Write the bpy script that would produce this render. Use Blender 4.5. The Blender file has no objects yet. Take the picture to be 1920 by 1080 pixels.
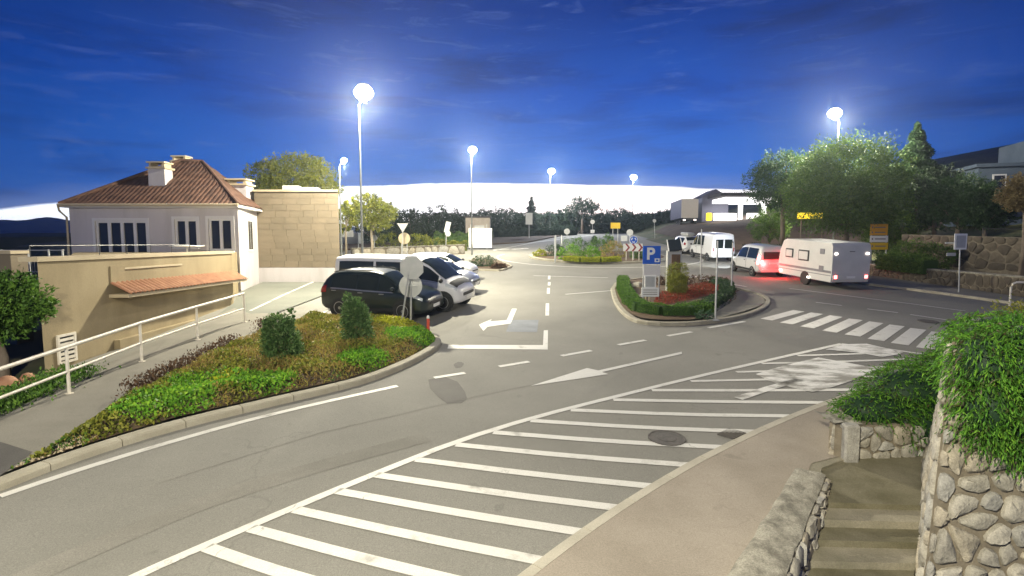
import bpy, math, random
import numpy as np
from mathutils import Vector, Matrix
R = math.radians
random.seed(7)
rng = np.random.default_rng(7)
sc = bpy.context.scene
COL = sc.collection

# ------------------------------------------------------------------ camera, world, light
F = 1020.0                      # focal length in pixels of a 1920 wide frame
H = 4.2                         # camera height above the road under it
TH = math.atan(85 / F)          # pitch down
S = math.tan(math.atan(147 / F) - TH)   # the whole site climbs away from the camera
cam = bpy.data.cameras.new('camera'); camo = bpy.data.objects.new('camera', cam); COL.objects.link(camo)
cam.sensor_width = 36; cam.lens = 36 * F / 1920; cam.clip_end = 5000; cam.clip_start = 0.1
camo.location = (0, 0, H); camo.rotation_euler = (R(90) - TH, 0, 0)
sc.camera = camo
sc.render.engine = 'CYCLES'
sc.cycles.use_denoising = True
sc.cycles.max_bounces = 6
sc.cycles.sample_clamp_indirect = 6
sc.view_settings.view_transform = 'Standard'; sc.view_settings.look = 'None'
sc.view_settings.exposure = 0.42; sc.view_settings.gamma = 1.0; sc.view_settings.use_curve_mapping = False

SUN_AZ, SUN_EL = R(8), R(1.0)
w = bpy.data.worlds.new('World'); sc.world = w; w.use_nodes = True
nt = w.node_tree; nt.nodes.clear()
def N(tree, t, **kw):
    n = tree.nodes.new(t)
    for k, v in kw.items():
        if k.startswith('i_'): n.inputs[k[2:].replace('_', ' ')].default_value = v
        else: setattr(n, k, v)
    return n
def math_node(tree, op, a, b=None, c=None):
    n = tree.nodes.new('ShaderNodeMath'); n.operation = op
    for i, v in enumerate((a, b, c)):
        if v is None: continue
        if isinstance(v, (int, float)): n.inputs[i].default_value = v
        else: tree.links.new(v, n.inputs[i])
    return n.outputs[0]
def ramp(tree, fac, stops, interp='LINEAR'):
    n = tree.nodes.new('ShaderNodeValToRGB'); n.color_ramp.interpolation = interp
    el = n.color_ramp.elements
    while len(el) < len(stops): el.new(0.5)
    for e, (p, c) in zip(el, stops):
        e.position = p; e.color = (*c, 1) if len(c) == 3 else c
    if fac is not None: tree.links.new(fac, n.inputs[0])
    return n.outputs[0]
def mixc(tree, fac, a, b, mode='MIX'):
    n = tree.nodes.new('ShaderNodeMix'); n.data_type = 'RGBA'; n.blend_type = mode
    for sock, v in ((n.inputs[0], fac), (n.inputs[6], a), (n.inputs[7], b)):
        if isinstance(v, (int, float)): sock.default_value = v
        elif isinstance(v, tuple): sock.default_value = (*v, 1) if len(v) == 3 else v
        else: tree.links.new(v, sock)
    return n.outputs[2]
tc = N(nt, 'ShaderNodeTexCoord'); sp = N(nt, 'ShaderNodeSeparateXYZ'); nt.links.new(tc.outputs['Generated'], sp.inputs[0])
elev = math_node(nt, 'MULTIPLY', math_node(nt, 'ARCSINE', sp.outputs[2]), 57.2958)
azim = math_node(nt, 'MULTIPLY', math_node(nt, 'ARCTAN2', sp.outputs[0], sp.outputs[1]), 57.2958)
cmb = N(nt, 'ShaderNodeCombineXYZ')
nt.links.new(math_node(nt, 'MULTIPLY', azim, 0.05), cmb.inputs[0]); nt.links.new(math_node(nt, 'MULTIPLY', elev, 0.30), cmb.inputs[1])
nz = N(nt, 'ShaderNodeTexNoise', i_Scale=1.1, i_Detail=6.0, i_Roughness=0.6, i_Distortion=0.4); nt.links.new(cmb.outputs[0], nz.inputs['Vector'])
nz2 = N(nt, 'ShaderNodeTexNoise', i_Scale=3.2, i_Detail=5.0, i_Roughness=0.65, i_Distortion=0.8); nt.links.new(cmb.outputs[0], nz2.inputs['Vector'])
sky = N(nt, 'ShaderNodeTexSky'); sky.sky_type = 'NISHITA'; sky.sun_disc = False
sky.sun_elevation = SUN_EL; sky.sun_rotation = SUN_AZ; sky.altitude = 30
cloud = ramp(nt, math_node(nt, 'DIVIDE', elev, 60.0), [(0.0, (0.018, 0.15, 0.58)), (0.13, (0.008, 0.12, 0.53)), (0.24, (0.002, 0.068, 0.40)), (0.37, (0.001, 0.028, 0.20)), (1.0, (0.0015, 0.018, 0.12))])
shade = ramp(nt, nz.outputs[0], [(0.30, (0.55, 0.55, 0.60)), (0.50, (1.0, 1.0, 1.0)), (0.70, (1.14, 1.10, 1.05))])
cloud = mixc(nt, 1.0, cloud, shade, 'MULTIPLY')
wisp = ramp(nt, nz2.outputs[0], [(0.55, (0, 0, 0)), (0.72, (1, 1, 1))])
wispf = math_node(nt, 'MULTIPLY', wisp, 0.26)
cloud = mixc(nt, wispf, cloud, (0.17, 0.24, 0.50))
side = ramp(nt, math_node(nt, 'DIVIDE', math_node(nt, 'ABSOLUTE', azim), 180.0), [(0.0, (1, 1, 1)), (0.10, (0.92, 0.92, 0.95)), (0.24, (0.5, 0.5, 0.56)), (1.0, (0.42, 0.42, 0.5))])
cloud = mixc(nt, 1.0, cloud, side, 'MULTIPLY')
# clear strip under the cloud deck, where the sun went down
edge = math_node(nt, 'SUBTRACT', 6.1, math_node(nt, 'MULTIPLY', math_node(nt, 'MULTIPLY', azim, azim), 0.0019))
edge = math_node(nt, 'ADD', edge, math_node(nt, 'MULTIPLY', math_node(nt, 'SUBTRACT', nz.outputs[0], 0.5), 0.9))
dlt = math_node(nt, 'SUBTRACT', edge, elev)
clear = ramp(nt, math_node(nt, 'ADD', math_node(nt, 'MULTIPLY', dlt, 0.5), 0.5), [(0.46, (0, 0, 0)), (0.56, (1, 1, 1))])
fringe = ramp(nt, math_node(nt, 'ADD', math_node(nt, 'MULTIPLY', dlt, 0.25), 0.5), [(0.1, (0, 0, 0)), (0.48, (1, 1, 1))])
nish = mixc(nt, 1.0, sky.outputs[0], (0.03, 0.03, 0.03), 'MULTIPLY')
strip = mixc(nt, 1.0, (1.35, 1.42, 1.5), nish, 'ADD')
cloud = mixc(nt, math_node(nt, 'MULTIPLY', fringe, 0.35), cloud, (0.26, 0.33, 0.56))
out = mixc(nt, clear, cloud, strip)
bg = N(nt, 'ShaderNodeBackground'); bg.inputs[1].default_value = 1.0
wo = N(nt, 'ShaderNodeOutputWorld'); nt.links.new(out, bg.inputs[0]); nt.links.new(bg.outputs[0], wo.inputs[0])

sun = bpy.data.lights.new('sun', 'SUN'); sun.energy = 0.03; sun.angle = R(12); sun.color = (1, 0.9, 0.8)
suno = bpy.data.objects.new('sun', sun); COL.objects.link(suno)
suno.rotation_euler = (R(90) - SUN_EL, 0, math.pi - SUN_AZ)
HAZE = 0.00048
LAMP = (1.0, 0.925, 0.71)

# ------------------------------------------------------------------ geometry helpers
def ray(px, py):
    u = (px - 960) / F; v = (540 - py) / F; c, s = math.cos(TH), math.sin(TH)
    return u, c + v * s, -s + v * c
def G(px, py, dz=0.0):          # a point of the sloping site seen in that direction
    x, y, z = ray(px, py); t = (H - dz) / (S * y - z)
    return Vector((x * t, y * t, H + z * t))
def PD(px, py, D):              # a point at depth D
    x, y, z = ray(px, py); t = D / y
    return Vector((x * t, D, H + z * t))
def gz(x, y): return S * y
def sstep(a, b, t):
    t = np.clip((t - a) / (b - a), 0, 1); return t * t * (3 - 2 * t)

class MB:
    def __init__(s): s.v = []; s.f = []
    def add(s, vs, fs):
        o = len(s.v); s.v += [tuple(p) for p in vs]; s.f += [tuple(i + o for i in f) for f in fs]; return s
    def box(s, c, d, rz=0.0, bev=0.0):
        hx, hy, hz = d[0] / 2, d[1] / 2, d[2] / 2; ca, sa = math.cos(rz), math.sin(rz)
        if bev <= 0:
            P = [(-hx, -hy, -hz), (hx, -hy, -hz), (hx, hy, -hz), (-hx, hy, -hz), (-hx, -hy, hz), (hx, -hy, hz), (hx, hy, hz), (-hx, hy, hz)]
            Fc = [(3, 2, 1, 0), (4, 5, 6, 7), (0, 1, 5, 4), (1, 2, 6, 5), (2, 3, 7, 6), (3, 0, 4, 7)]
        else:
            b = min(bev, hx * .9, hy * .9, hz * .9); P = []; Fc = []
            for z, i in ((-hz, b), (-hz + b, 0), (hz - b, 0), (hz, b)):
                X, Y = hx - i, hy - i; bb = b if i == 0 else b * .5
                P += [(X - bb, -Y, z), (X, -Y + bb, z), (X, Y - bb, z), (X - bb, Y, z), (-X + bb, Y, z), (-X, Y - bb, z), (-X, -Y + bb, z), (-X + bb, -Y, z)]
            for r in range(3):
                for k in range(8): Fc.append((r * 8 + k, r * 8 + (k + 1) % 8, r * 8 + 8 + (k + 1) % 8, r * 8 + 8 + k))
            Fc += [tuple(range(7, -1, -1)), tuple(range(24, 32))]
        return s.add([(c[0] + x * ca - y * sa, c[1] + x * sa + y * ca, c[2] + z) for x, y, z in P], Fc)
    def tube(s, pts, rs, n=8, cap=True):
        pts = [Vector(p) for p in pts]
        if isinstance(rs, (int, float)): rs = [rs] * len(pts)
        vs = []; fs = []
        for i, p in enumerate(pts):
            d = (pts[min(i + 1, len(pts) - 1)] - pts[max(i - 1, 0)]).normalized()
            a = Vector((0, 0, 1)) if abs(d.z) < .9 else Vector((1, 0, 0))
            u = d.cross(a).normalized(); q = d.cross(u)
            for k in range(n):
                t = 2 * math.pi * k / n; vs.append(p + (u * math.cos(t) + q * math.sin(t)) * rs[i])
        for i in range(len(pts) - 1):
            for k in range(n): fs.append((i * n + k, i * n + (k + 1) % n, (i + 1) * n + (k + 1) % n, (i + 1) * n + k))
        if cap: fs += [tuple(range(n - 1, -1, -1)), tuple(range((len(pts) - 1) * n, len(pts) * n))]
        return s.add(vs, fs)
    def lathe(s, c, prof, n=16):
        vs = []; fs = []
        for r, z in prof:
            for k in range(n):
                t = 2 * math.pi * k / n; vs.append((c[0] + r * math.cos(t), c[1] + r * math.sin(t), c[2] + z))
        for i in range(len(prof) - 1):
            for k in range(n): fs.append((i * n + k, i * n + (k + 1) % n, (i + 1) * n + (k + 1) % n, (i + 1) * n + k))
        fs += [tuple(range(n - 1, -1, -1)), tuple(range((len(prof) - 1) * n, len(prof) * n))]
        return s.add(vs, fs)
    def prism(s, poly, z0, z1):   # poly of (x,y); z0/z1 numbers or callables
        n = len(poly); a = z0 if callable(z0) else (lambda x, y: z0); b = z1 if callable(z1) else (lambda x, y: z1)
        return s.add([(x, y, a(x, y)) for x, y in poly] + [(x, y, b(x, y)) for x, y in poly],
              [tuple(range(n - 1, -1, -1)), tuple(range(n, 2 * n))] + [(i, (i + 1) % n, n + (i + 1) % n, n + i) for i in range(n)])
    def disc(s, c, r, nrm, th, n=24, rot=0.0):
        nrm = Vector(nrm).normalized(); a = Vector((0, 0, 1)) if abs(nrm.z) < .9 else Vector((1, 0, 0))
        u = a.cross(nrm).normalized(); q = nrm.cross(u); c = Vector(c); vs = []
        for o in (-th / 2, th / 2):
            for k in range(n):
                t = 2 * math.pi * k / n + rot; vs.append(c + nrm * o + (u * math.cos(t) + q * math.sin(t)) * r)
        return s.add(vs, [tuple(range(n - 1, -1, -1)), tuple(range(n, 2 * n))] + [(k, (k + 1) % n, n + (k + 1) % n, n + k) for k in range(n)])
    def grid(s, P, closed=False):  # P[i][j]
        n, m = len(P), len(P[0]); vs = [p for r in P for p in r]
        return s.add(vs, [(i * m + j, i * m + j + 1, (i + 1) * m + j + 1, (i + 1) * m + j) for i in range(n - 1) for j in range(m - 1)])
    def build(s, name, mat, parent=None, smooth=False, **tags):
        me = bpy.data.meshes.new(name); me.from_pydata(s.v, [], s.f); me.update()
        if smooth:
            me.polygons.foreach_set('use_smooth', [True] * len(me.polygons))
            if smooth != 'all':
                try: me.set_sharp_from_angle(angle=R(40))
                except Exception: pass
        me.materials.append(mat)
        return link(name, me, parent, **tags)
def link(name, data, parent=None, **tags):
    o = bpy.data.objects.new(name, data); COL.objects.link(o)
    if parent is not None: o.parent = parent
    for k, v in tags.items():
        if v is not None: o[k] = v
    return o
def empty(name, label, cat, loc=(0, 0, 0), group=None):
    o = bpy.data.objects.new(name, None); COL.objects.link(o); o.empty_display_size = 0.2
    o.location = loc; o['label'] = label; o['category'] = cat
    if group: o['group'] = group
    return o
def local(root, mb):            # shift a builder's world coordinates into a root Empty that only has a location
    l = root.location; mb.v = [(x - l.x, y - l.y, z - l.z) for x, y, z in mb.v]; return mb

# ------------------------------------------------------------------ materials
def mat(name, col, rough=0.7, col2=None, scale=5.0, detail=4.0, bump=0.0, bscale=None, metal=0.0, coat=0.0, emit=None, estr=0.0, contrast=(0.35, 0.65), alpha=1.0, trans=0.0, spec=0.5, stretch=None, speck=0.0):
    m = bpy.data.materials.new(name); m.use_nodes = True; t = m.node_tree
    b = t.nodes['Principled BSDF']
    b.inputs['Base Color'].default_value = (*col, 1); b.inputs['Roughness'].default_value = rough
    b.inputs['Metallic'].default_value = metal; b.inputs['Coat Weight'].default_value = coat; b.inputs['Coat Roughness'].default_value = 0.05
    b.inputs['Specular IOR Level'].default_value = spec
    b.inputs['Transmission Weight'].default_value = trans
    if emit: b.inputs['Emission Color'].default_value = (*emit, 1); b.inputs['Emission Strength'].default_value = estr
    if col2 or bump or speck:
        tx = t.nodes.new('ShaderNodeTexCoord'); vec = tx.outputs['Object']
        if stretch:
            mp = t.nodes.new('ShaderNodeMapping'); mp.inputs['Scale'].default_value = stretch; t.links.new(vec, mp.inputs[0]); vec = mp.outputs[0]
    c = None
    if col2:
        n = N(t, 'ShaderNodeTexNoise', i_Scale=scale, i_Detail=detail, i_Roughness=0.6); t.links.new(vec, n.inputs['Vector'])
        c = ramp(t, n.outputs[0], [(contrast[0], col), (contrast[1], col2)])
        t.links.new(c, b.inputs['Base Color'])
    if speck:
        n2 = N(t, 'ShaderNodeTexNoise', i_Scale=55.0, i_Detail=3.0, i_Roughness=0.7); t.links.new(vec, n2.inputs['Vector'])
        f = ramp(t, n2.outputs[0], [(0.3, (1 - speck,) * 3), (0.7, (1 + speck,) * 3)])
        c = mixc(t, 1.0, c if c is not None else (*col, 1), f, 'MULTIPLY'); t.links.new(c, b.inputs['Base Color'])
    if bump:
        n3 = N(t, 'ShaderNodeTexNoise', i_Scale=bscale or scale * 6, i_Detail=5.0); t.links.new(vec, n3.inputs['Vector'])
        bp = t.nodes.new('ShaderNodeBump'); bp.inputs['Strength'].default_value = bump; bp.inputs['Distance'].default_value = 0.02
        t.links.new(n3.outputs[0], bp.inputs['Height']); t.links.new(bp.outputs[0], b.inputs['Normal'])
    return m
def leafmat(name, cols, rough=0.6, scale=0.8):
    m = bpy.data.materials.new(name); m.use_nodes = True; t = m.node_tree; b = t.nodes['Principled BSDF']
    at = t.nodes.new('ShaderNodeAttribute'); at.attribute_name = 'rnd'
    k = len(cols); c = ramp(t, at.outputs['Fac'], [(i / max(1, k - 1), cc) for i, cc in enumerate(cols)])
    t.links.new(c, b.inputs['Base Color']); b.inputs['Roughness'].default_value = rough; b.inputs['Specular IOR Level'].default_value = 0.3
    tr = t.nodes.new('ShaderNodeBsdfTranslucent'); t.links.new(c, tr.inputs[0])
    mx = t.nodes.new('ShaderNodeMixShader'); mx.inputs[0].default_value = 0.25
    o = t.nodes['Material Output']; t.links.new(b.outputs[0], mx.inputs[1]); t.links.new(tr.outputs[0], mx.inputs[2]); t.links.new(mx.outputs[0], o.inputs[0])
    return m
M = {}
M['asphalt'] = mat('asphalt', (0.172, 0.167, 0.147), 0.85, (0.245, 0.238, 0.212), 0.22, 8, 0.25, 90, speck=0.25, contrast=(0.3, 0.7))
def crackify(m, sc_=.23, amt=.35):
    t = m.node_tree; b = t.nodes['Principled BSDF']; src = b.inputs['Base Color'].links[0].from_socket
    tx = t.nodes.new('ShaderNodeTexCoord'); nz_ = N(t, 'ShaderNodeTexNoise', i_Scale=1.3, i_Detail=6.0); t.links.new(tx.outputs['Object'], nz_.inputs['Vector'])
    va = t.nodes.new('ShaderNodeVectorMath'); va.operation = 'MULTIPLY_ADD'; t.links.new(nz_.outputs['Color'], va.inputs[0]); va.inputs[1].default_value = (1.6, 1.6, 0); t.links.new(tx.outputs['Object'], va.inputs[2])
    vo = N(t, 'ShaderNodeTexVoronoi', i_Scale=sc_); vo.feature = 'DISTANCE_TO_EDGE'; t.links.new(va.outputs[0], vo.inputs['Vector'])
    ln = ramp(t, vo.outputs['Distance'], [(0.0, (1, 1, 1)), (0.006, (0, 0, 0))])
    n2 = N(t, 'ShaderNodeTexNoise', i_Scale=.35, i_Detail=3.0); t.links.new(tx.outputs['Object'], n2.inputs['Vector'])
    mk = ramp(t, n2.outputs[0], [(.50, (0, 0, 0)), (.60, (1, 1, 1))]); f = math_node(t, 'MULTIPLY', math_node(t, 'MULTIPLY', ln, mk), amt)
    c = mixc(t, f, src, (0.03, 0.028, 0.025))
    sp = N(t, 'ShaderNodeTexNoise', i_Scale=2.6, i_Detail=2.0); t.links.new(tx.outputs['Object'], sp.inputs['Vector'])
    st = ramp(t, sp.outputs[0], [(.69, (0, 0, 0)), (.76, (1, 1, 1))]); c = mixc(t, math_node(t, 'MULTIPLY', st, .2), c, (0.06, 0.056, 0.05))
    t.links.new(c, b.inputs['Base Color'])
M['track'] = mat('tyre_track', (0.150, 0.144, 0.124), 0.85, (0.22, 0.21, 0.185), 0.5, 8, 0.25, 90, speck=0.25, contrast=(0.35, 0.62))
M['asphalt_dark'] = mat('asphalt_dark', (0.075, 0.07, 0.066), 0.8, (0.11, 0.105, 0.095), 0.8, 6, 0.25, 90, speck=0.25)
M['asphalt_blue'] = mat('asphalt_blue', (0.16, 0.175, 0.20), 0.8, (0.22, 0.24, 0.27), 1.5, 6, 0.2, 90, speck=0.15)
M['footway'] = mat('footway', (0.26, 0.225, 0.18), 0.9, (0.36, 0.315, 0.26), 0.5, 8, 0.25, 120, speck=0.2)
M['footway_grey'] = mat('footway_grey', (0.19, 0.18, 0.15), 0.9, (0.25, 0.235, 0.20), 0.6, 8, 0.25, 120, speck=0.2)
M['apron'] = mat('apron', (0.13, 0.14, 0.12), 0.85, (0.17, 0.175, 0.15), 0.5, 6, 0.2, 90, speck=0.1)
M['kerb'] = mat('kerb', (0.30, 0.275, 0.21), 0.85, (0.42, 0.39, 0.31), 1.3, 8, 0.3, 40, speck=0.12)
M['kerb_pale'] = mat('kerb_pale', (0.40, 0.37, 0.30), 0.85, (0.50, 0.465, 0.385), 1.3, 8, 0.3, 40, speck=0.12)
M['paint'] = mat('paint', (0.62, 0.61, 0.57), 0.6, (0.40, 0.385, 0.35), 2.6, 12, 0.1, 90, contrast=(0.56, 0.74), speck=0.12)
M['paint_worn'] = mat('paint_worn', (0.24, 0.23, 0.20), 0.7, (0.78, 0.77, 0.73), 1.6, 10, 0.1, 90, contrast=(0.38, 0.56), speck=0.1, stretch=(1, 2.2, 1))
M['grass'] = mat('grass', (0.05, 0.07, 0.025), 0.95, (0.11, 0.10, 0.05), 0.3, 8, 0.5, 8)
M['soil'] = mat('soil', (0.10, 0.065, 0.04), 0.95, (0.16, 0.11, 0.065), 2, 6, 0.6, 20)
M['mulch'] = mat('mulch', (0.26, 0.055, 0.03), 0.95, (0.16, 0.035, 0.02), 9, 6, 0.8, 30)
M['bank'] = mat('bank', (0.055, 0.036, 0.026), 0.95, (0.09, 0.062, 0.042), 0.6, 8, 0.6, 8)
M['sea'] = mat('sea', (0.03, 0.08, 0.17), 0.4, bump=0.2, bscale=0.3)
M['hill_far_hazed'] = mat('hill_far_hazed', (0.012, 0.03, 0.10), 1.0, (0.016, 0.04, 0.12), 0.002, 6)  # the blue of the distant air is put into the hill colour
M['hill'] = mat('hill', (0.03, 0.04, 0.03), 1.0, (0.05, 0.06, 0.045), 0.2, 8, 0.6, 2)
M['white_wall'] = mat('white_wall', (0.52, 0.49, 0.50), 0.85, (0.45, 0.42, 0.43), 0.7, 6, 0.08, 60)
M['tan_wall'] = mat('tan_wall', (0.235, 0.175, 0.092), 0.9, (0.37, 0.285, 0.165), 0.5, 7, 0.2, 30, contrast=(0.3, 0.7), speck=0.08)
M['white_wall'] = mat('white_render', (0.53, 0.50, 0.51), 0.85, (0.40, 0.375, 0.37), 0.9, 10, 0.1, 60, contrast=(0.45, 0.8), stretch=(1.4, 1.4, .28))
M['tan_wall'] = mat('tan_render', (0.225, 0.178, 0.100), 0.9, (0.34, 0.275, 0.165), 0.7, 10, 0.25, 30, contrast=(0.3, 0.66), speck=0.10, stretch=(1, 1, .45))
M['tan_trim'] = mat('tan_trim', (0.42, 0.35, 0.235), 0.85, (0.50, 0.42, 0.29), 1.5, 5, 0.15, 40)
M['clad'] = [mat('cladding_%d' % i, c, 0.85, tuple(v * 1.15 for v in c), 1.2, 6, 0.15, 30, stretch=(1, 1, 3)) for i, c in enumerate([(0.170, 0.138, 0.094), (0.178, 0.144, 0.098), (0.163, 0.132, 0.090), (0.184, 0.148, 0.101)])]
M['tile'] = mat('roof_tile', (0.06, 0.03, 0.021), 0.8, (0.13, 0.066, 0.043), 2.5, 6, 0.2, 30)
M['tile_o'] = mat('canopy_tile', (0.22, 0.09, 0.04), 0.8, (0.34, 0.16, 0.08), 3, 6, 0.2, 30)
M['frame'] = mat('window_frame', (0.66, 0.65, 0.64), 0.5)
M['glass'] = mat('window_glass', (0.02, 0.022, 0.025), 0.06, spec=0.5)
M['glass_car'] = mat('car_glass', (0.012, 0.018, 0.018), 0.05, spec=0.4)
M['rail'] = mat('rail_paint', (0.78, 0.74, 0.66), 0.45, (0.66, 0.60, 0.50), 4, 6)
M['galv'] = mat('galvanised', (0.42, 0.43, 0.43), 0.5, (0.52, 0.53, 0.52), 6, 5, metal=0.35)
M['pole'] = mat('lamp_pole', (0.16, 0.17, 0.17), 0.6, (0.22, 0.23, 0.22), 6, 5)
M['sign_back'] = mat('sign_back', (0.42, 0.43, 0.42), 0.55, (0.48, 0.48, 0.47), 4, 4, metal=0.2)
M['sign_white'] = mat('sign_white', (0.80, 0.80, 0.78), 0.5)
M['sign_blue'] = mat('sign_blue', (0.01, 0.10, 0.55), 0.4)
M['sign_yellow'] = mat('sign_yellow', (0.72, 0.48, 0.02), 0.5)
M['sign_orange'] = mat('sign_orange', (0.66, 0.33, 0.02), 0.5)
M['sign_red'] = mat('sign_red', (0.30, 0.05, 0.05), 0.5)
M['black'] = mat('black_plastic', (0.015, 0.015, 0.015), 0.6)
M['dark'] = mat('dark_metal', (0.04, 0.04, 0.042), 0.5)
M['ink'] = mat('print_ink', (0.22, 0.19, 0.17), 0.7)
M['rubber'] = mat('rubber', (0.018, 0.018, 0.018), 0.85)
M['rim'] = mat('alloy', (0.45, 0.45, 0.46), 0.35, metal=0.8)
M['red'] = mat('red_post', (0.62, 0.07, 0.03), 0.5)
M['paint_suv'] = mat('paint_dark_teal', (0.006, 0.014, 0.014), 0.3, coat=0.45)
M['paint_white'] = mat('paint_car_white', (0.72, 0.72, 0.73), 0.35, coat=0.8)
M['paint_grey'] = mat('paint_car_grey', (0.24, 0.26, 0.31), 0.3, coat=1.0, metal=0.3)
M['paint_silver'] = mat('paint_car_silver', (0.60, 0.60, 0.60), 0.3, coat=0.8)
M['caravan'] = mat('caravan_skin', (0.66, 0.655, 0.63), 0.45, (0.58, 0.575, 0.555), 0.8, 4, 0.05, 60)
M['cstripe'] = mat('caravan_stripe', (0.20, 0.20, 0.22), 0.5)
M['headlight'] = mat('headlight_glass', (0.55, 0.58, 0.6), 0.1, spec=0.8)
M['taillight'] = mat('taillight_off', (0.25, 0.01, 0.012), 0.2)
M['tail_on'] = mat('taillight_on', (0.4, 0.01, 0.01), 0.3, emit=(1, 0.10, 0.09), estr=14)
M['marker_on'] = mat('marker_on', (0.8, 0.8, 0.8), 0.3, emit=(1, 0.85, 0.75), estr=6)
M['bark'] = mat('bark', (0.13, 0.10, 0.075), 0.95, (0.22, 0.18, 0.14), 3, 6, 0.5, 20, stretch=(1, 1, 0.3))
M['bark_pale'] = mat('bark_pale', (0.34, 0.29, 0.22), 0.95, (0.24, 0.20, 0.15), 3, 6, 0.4, 20)
M['stones'] = [mat('stone_%d' % i, c, 0.9, tuple(v * 0.62 for v in c), 5, 10, 0.9, 26, speck=0.25) for i, c in enumerate([(0.46, 0.43, 0.36), (0.40, 0.375, 0.32), (0.52, 0.485, 0.41), (0.44, 0.425, 0.385), (0.47, 0.42, 0.33)])]
M['stones_dark'] = [mat('dark_stone_%d' % i, c, 0.9, tuple(v * 0.7 for v in c), 4, 8, 0.7, 22, speck=0.15) for i, c in enumerate([(0.15, 0.125, 0.09), (0.12, 0.10, 0.075), (0.18, 0.15, 0.11)])]
M['mortar'] = mat('mortar', (0.17, 0.145, 0.105), 0.95, (0.25, 0.215, 0.16), 5, 8, 0.6, 30)
M['concrete'] = mat('concrete', (0.21, 0.195, 0.14), 0.95, (0.33, 0.30, 0.23), 1.6, 10, 0.6, 18, speck=0.2)
M['concrete_moss'] = mat('concrete_moss', (0.115, 0.105, 0.06), 0.95, (0.235, 0.215, 0.15), 1.1, 10, 0.6, 18, contrast=(0.36, 0.68), speck=0.2)
M['cap'] = mat('wall_cap', (0.17, 0.16, 0.13), 0.95, (0.36, 0.34, 0.28), 4.0, 14, 1.0, 16, contrast=(0.38, 0.58), speck=0.35)
M['iron'] = mat('cast_iron', (0.06, 0.055, 0.05), 0.7, (0.10, 0.09, 0.08), 9, 5, 0.5, 60)
M['opal'] = mat('lamp_bowl', (0.9, 0.9, 0.9), 0.3, emit=(1, 0.96, 0.88), estr=60)
M['opal_far'] = mat('lamp_bowl_far', (0.9, 0.9, 0.9), 0.3, emit=(0.93, 0.97, 1.0), estr=60)
M['lit_white'] = mat('lit_canopy', (0.9, 0.9, 0.9), 0.5, emit=(1, 0.98, 0.95), estr=1.6)
M['lit_shop'] = mat('lit_shop', (0.9, 0.9, 0.9), 0.5, emit=(1, 0.95, 0.88), estr=2.2)
M['lit_yellow'] = mat('lit_yellow', (0.9, 0.7, 0.05), 0.5, emit=(1, 0.72, 0.04), estr=1.1)
M['blue_wall'] = mat('blue_grey_wall', (0.07, 0.10, 0.14), 0.9, (0.10, 0.13, 0.175), 0.6, 5)
M['dark_roof'] = mat('dark_roof', (0.05, 0.045, 0.045), 0.9)
M['stone_house'] = mat('stone_house', (0.30, 0.26, 0.22), 0.9, (0.4, 0.35, 0.3), 1.2, 6, 0.3, 12)
M['trailer'] = mat('trailer_side', (0.10, 0.10, 0.14), 0.6)
M['trailer_back'] = mat('trailer_back', (0.55, 0.50, 0.44), 0.6)
M['russet'] = mat('russet', (0.36, 0.18, 0.10), 0.85, (0.46, 0.26, 0.16), 4, 6, 0.3, 20)  # warm light on the boulders is put into this colour
M['solar'] = mat('solar_cells', (0.02, 0.025, 0.025), 0.15)
M['wood'] = mat('kiosk_wood', (0.12, 0.07, 0.04), 0.7, (0.18, 0.11, 0.06), 4, 5, stretch=(4, 4, .5))
crackify(M['asphalt'], .23, .22); crackify(M['footway'], .5, .18); crackify(M['footway_grey'], .5, .2); crackify(M['paint'], .55, .6)
L = {}
L['green'] = leafmat('leaf_green', [(0.045, 0.105, 0.018), (0.09, 0.195, 0.03), (0.165, 0.3, 0.045)])
L['bright'] = leafmat('leaf_bright', [(0.075, 0.21, 0.018), (0.15, 0.36, 0.03), (0.3, 0.495, 0.045)])
L['gold'] = leafmat('leaf_gold', [(0.22, 0.15, 0.05), (0.4, 0.28, 0.09), (0.38, 0.34, 0.08), (0.25, 0.3, 0.06)])
L['olive'] = leafmat('leaf_olive', [(0.108, 0.135, 0.02), (0.203, 0.23, 0.034), (0.324, 0.311, 0.054)])
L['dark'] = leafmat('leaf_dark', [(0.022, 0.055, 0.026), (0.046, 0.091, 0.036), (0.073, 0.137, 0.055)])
L['far'] = leafmat('leaf_far', [(0.018, 0.032, 0.022), (0.03, 0.052, 0.03), (0.045, 0.07, 0.035)])
L['mid'] = leafmat('leaf_mid', [(0.05, 0.105, 0.02), (0.09, 0.165, 0.035), (0.165, 0.25, 0.05)])
L['fir'] = leafmat('leaf_fir', [(0.05, 0.12, 0.03), (0.1, 0.2, 0.055), (0.21, 0.31, 0.11)])
L['yew'] = leafmat('leaf_needle', [(0.09, 0.072, 0.03), (0.043, 0.131, 0.014), (0.086, 0.244, 0.024), (0.192, 0.401, 0.038)])
L['brown'] = leafmat('leaf_brown', [(0.06, 0.036, 0.024), (0.108, 0.06, 0.036), (0.168, 0.108, 0.06)])
L['lime'] = leafmat('leaf_lime', [(0.24, 0.288, 0.018), (0.384, 0.408, 0.024), (0.504, 0.504, 0.048)])
L['dry'] = leafmat('leaf_dry', [(0.14, 0.1, 0.045), (0.21, 0.16, 0.075), (0.27, 0.22, 0.11)])
L['red'] = leafmat('leaf_red', [(0.30, 0.04, 0.03), (0.40, 0.07, 0.04), (0.16, 0.05, 0.03), (0.10, 0.10, 0.03)])
L['blade'] = leafmat('leaf_steel', [(0.03, 0.08, 0.04), (0.06, 0.13, 0.07), (0.11, 0.18, 0.10)])

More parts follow.
